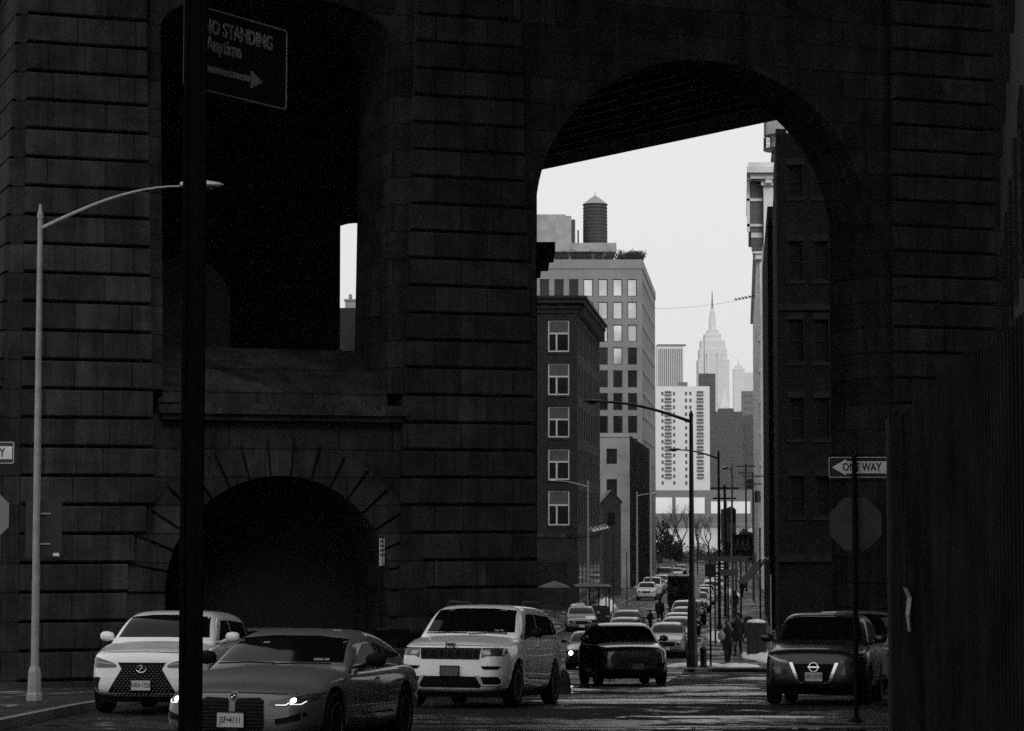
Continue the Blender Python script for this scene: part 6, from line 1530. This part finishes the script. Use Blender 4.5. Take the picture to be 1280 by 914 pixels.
    mb.ball((hc.x, hc.y - .03 * s, hc.z - .01 * s), .083 * s, 12, 8, (.86, 1, 1.15)); mb.loft([[(-.012 * s, fy + .0, hc.z + .01 * s), (.012 * s, fy, hc.z + .01 * s), (.016 * s, fy - .02 * s, hc.z - .03 * s), (-.016 * s, fy - .02 * s, hc.z - .03 * s)], [(-.01 * s, fy + .03 * s, hc.z + .01 * s), (.01 * s, fy + .03 * s, hc.z + .01 * s), (.014 * s, fy + .02 * s, hc.z - .035 * s), (-.014 * s, fy + .02 * s, hc.z - .035 * s)]])
    fc = mb.build('face', M['skin'], t, True)
    mb = MB()
    for x in (-.032, .032): mb.ball((x * s, fy - .004 * s, hc.z + .008 * s), .011 * s, 6, 5)
    mb.tube([(-.025 * s, fy - .0, hc.z - .052 * s), (.025 * s, fy - .0, hc.z - .052 * s)], .006 * s, 5); mb.build('features', M['hair'], fc)
    if bag:
        w_ = q('rp' if bag > 0 else 'lp'); bo = thing('carrier_bag', 'pale carrier bag hanging from the hand of the walking figure by the hydrant', 'bag', Vector(t.location) + Matrix.Rotation(face, 3, 'Z') @ w_)
        mb = MB(); mb.loft([[(x * q_, y * q_, z) for x, y in ((-.17, -.07), (.17, -.07), (.17, .07), (-.17, .07))] for q_, z in ((.8, -.48), (1, -.42), (1.0, -.2), (.8, -.12))]); bo2 = mb.build('sack', M['bag'], bo)
        mb = MB()
        for y in (-.04, .04): mb.tube([(-.1, y, -.13), (-.05, y * .5, -.03), (0, 0, .0), (.05, y * .5, -.03), (.1, y, -.13)], .008, 5)
        mb.build('handle', M['bag'], bo)
    return t
pa = person('person in long black coat and dark trousers striding right of the plain bollard', gx(908, 97.5), 97.5, 1.76, R(10), .2, 2, None, z=g(97.5) + .13)
person('person in a black hooded jacket walking just behind the one in the long coat', gx(921, 107), 107, 1.84, R(-15), .16, 2, hood=True, z=g(107) + .13)
person('person in black standing in the middle of the roadway beyond the parked cars', gx(824, 148), 148, 1.78, R(160), .16, 1, hood=True)
person('small stooping person in dark clothes beside the one standing in the roadway', gx(812, 143), 143, 1.15, R(30), .08, 2, hood=True)
person('person in dark clothes far along the right pavement below the hanging board', gx(917, 165), 165, 1.75, R(190), .15, 1, hood=True, z=g(165) + .13)
person('tiny person on the right pavement near the dark evergreen end of the street', gx(927, 230), 230, 1.75, R(200), .15, 1, z=g(230) + .13)
bo = thing('shopping_bag', 'round pale bag held by the person in the long black coat', 'bag', (gx(900.5, 97.2), 97.25, g(97.5) + 1.15))
mb = MB(); mb.loft([[(x * q_, y * q_, z) for x, y in ((-.12, -.09), (0, -.11), (.12, -.09), (.15, 0), (.12, .09), (0, .11), (-.12, .09), (-.15, 0))] for q_, z in ((.5, -.02), (.95, .05), (1, .2), (.7, .3), (.25, .36))]); mb.build('sack', M['bag'], bo, True)
mb = MB(); mb.tube([(-.05, 0, .35), (0, .02, .42), (.06, 0, .35)], .012, 5); mb.build('handle', M['bag'], bo)

# ------------------------------------------------------------------ air
HZ = 3e-5
hm = bpy.data.materials.new('haze'); hm.use_nodes = True; hn = hm.node_tree; hn.nodes.clear()
ho = hn.nodes.new('ShaderNodeOutputMaterial'); hv = hn.nodes.new('ShaderNodeVolumePrincipled')
hv.inputs['Color'].default_value = (.97, .97, .97, 1); hv.inputs['Density'].default_value = HZ; hv.inputs['Anisotropy'].default_value = 0.2
hn.links.new(hv.outputs[0], ho.inputs['Volume'])
mb = MB(); mb.box(-7100, 7100, -500, 14100, -17, 480); tag(mb.build('haze', hm), kind='stuff')
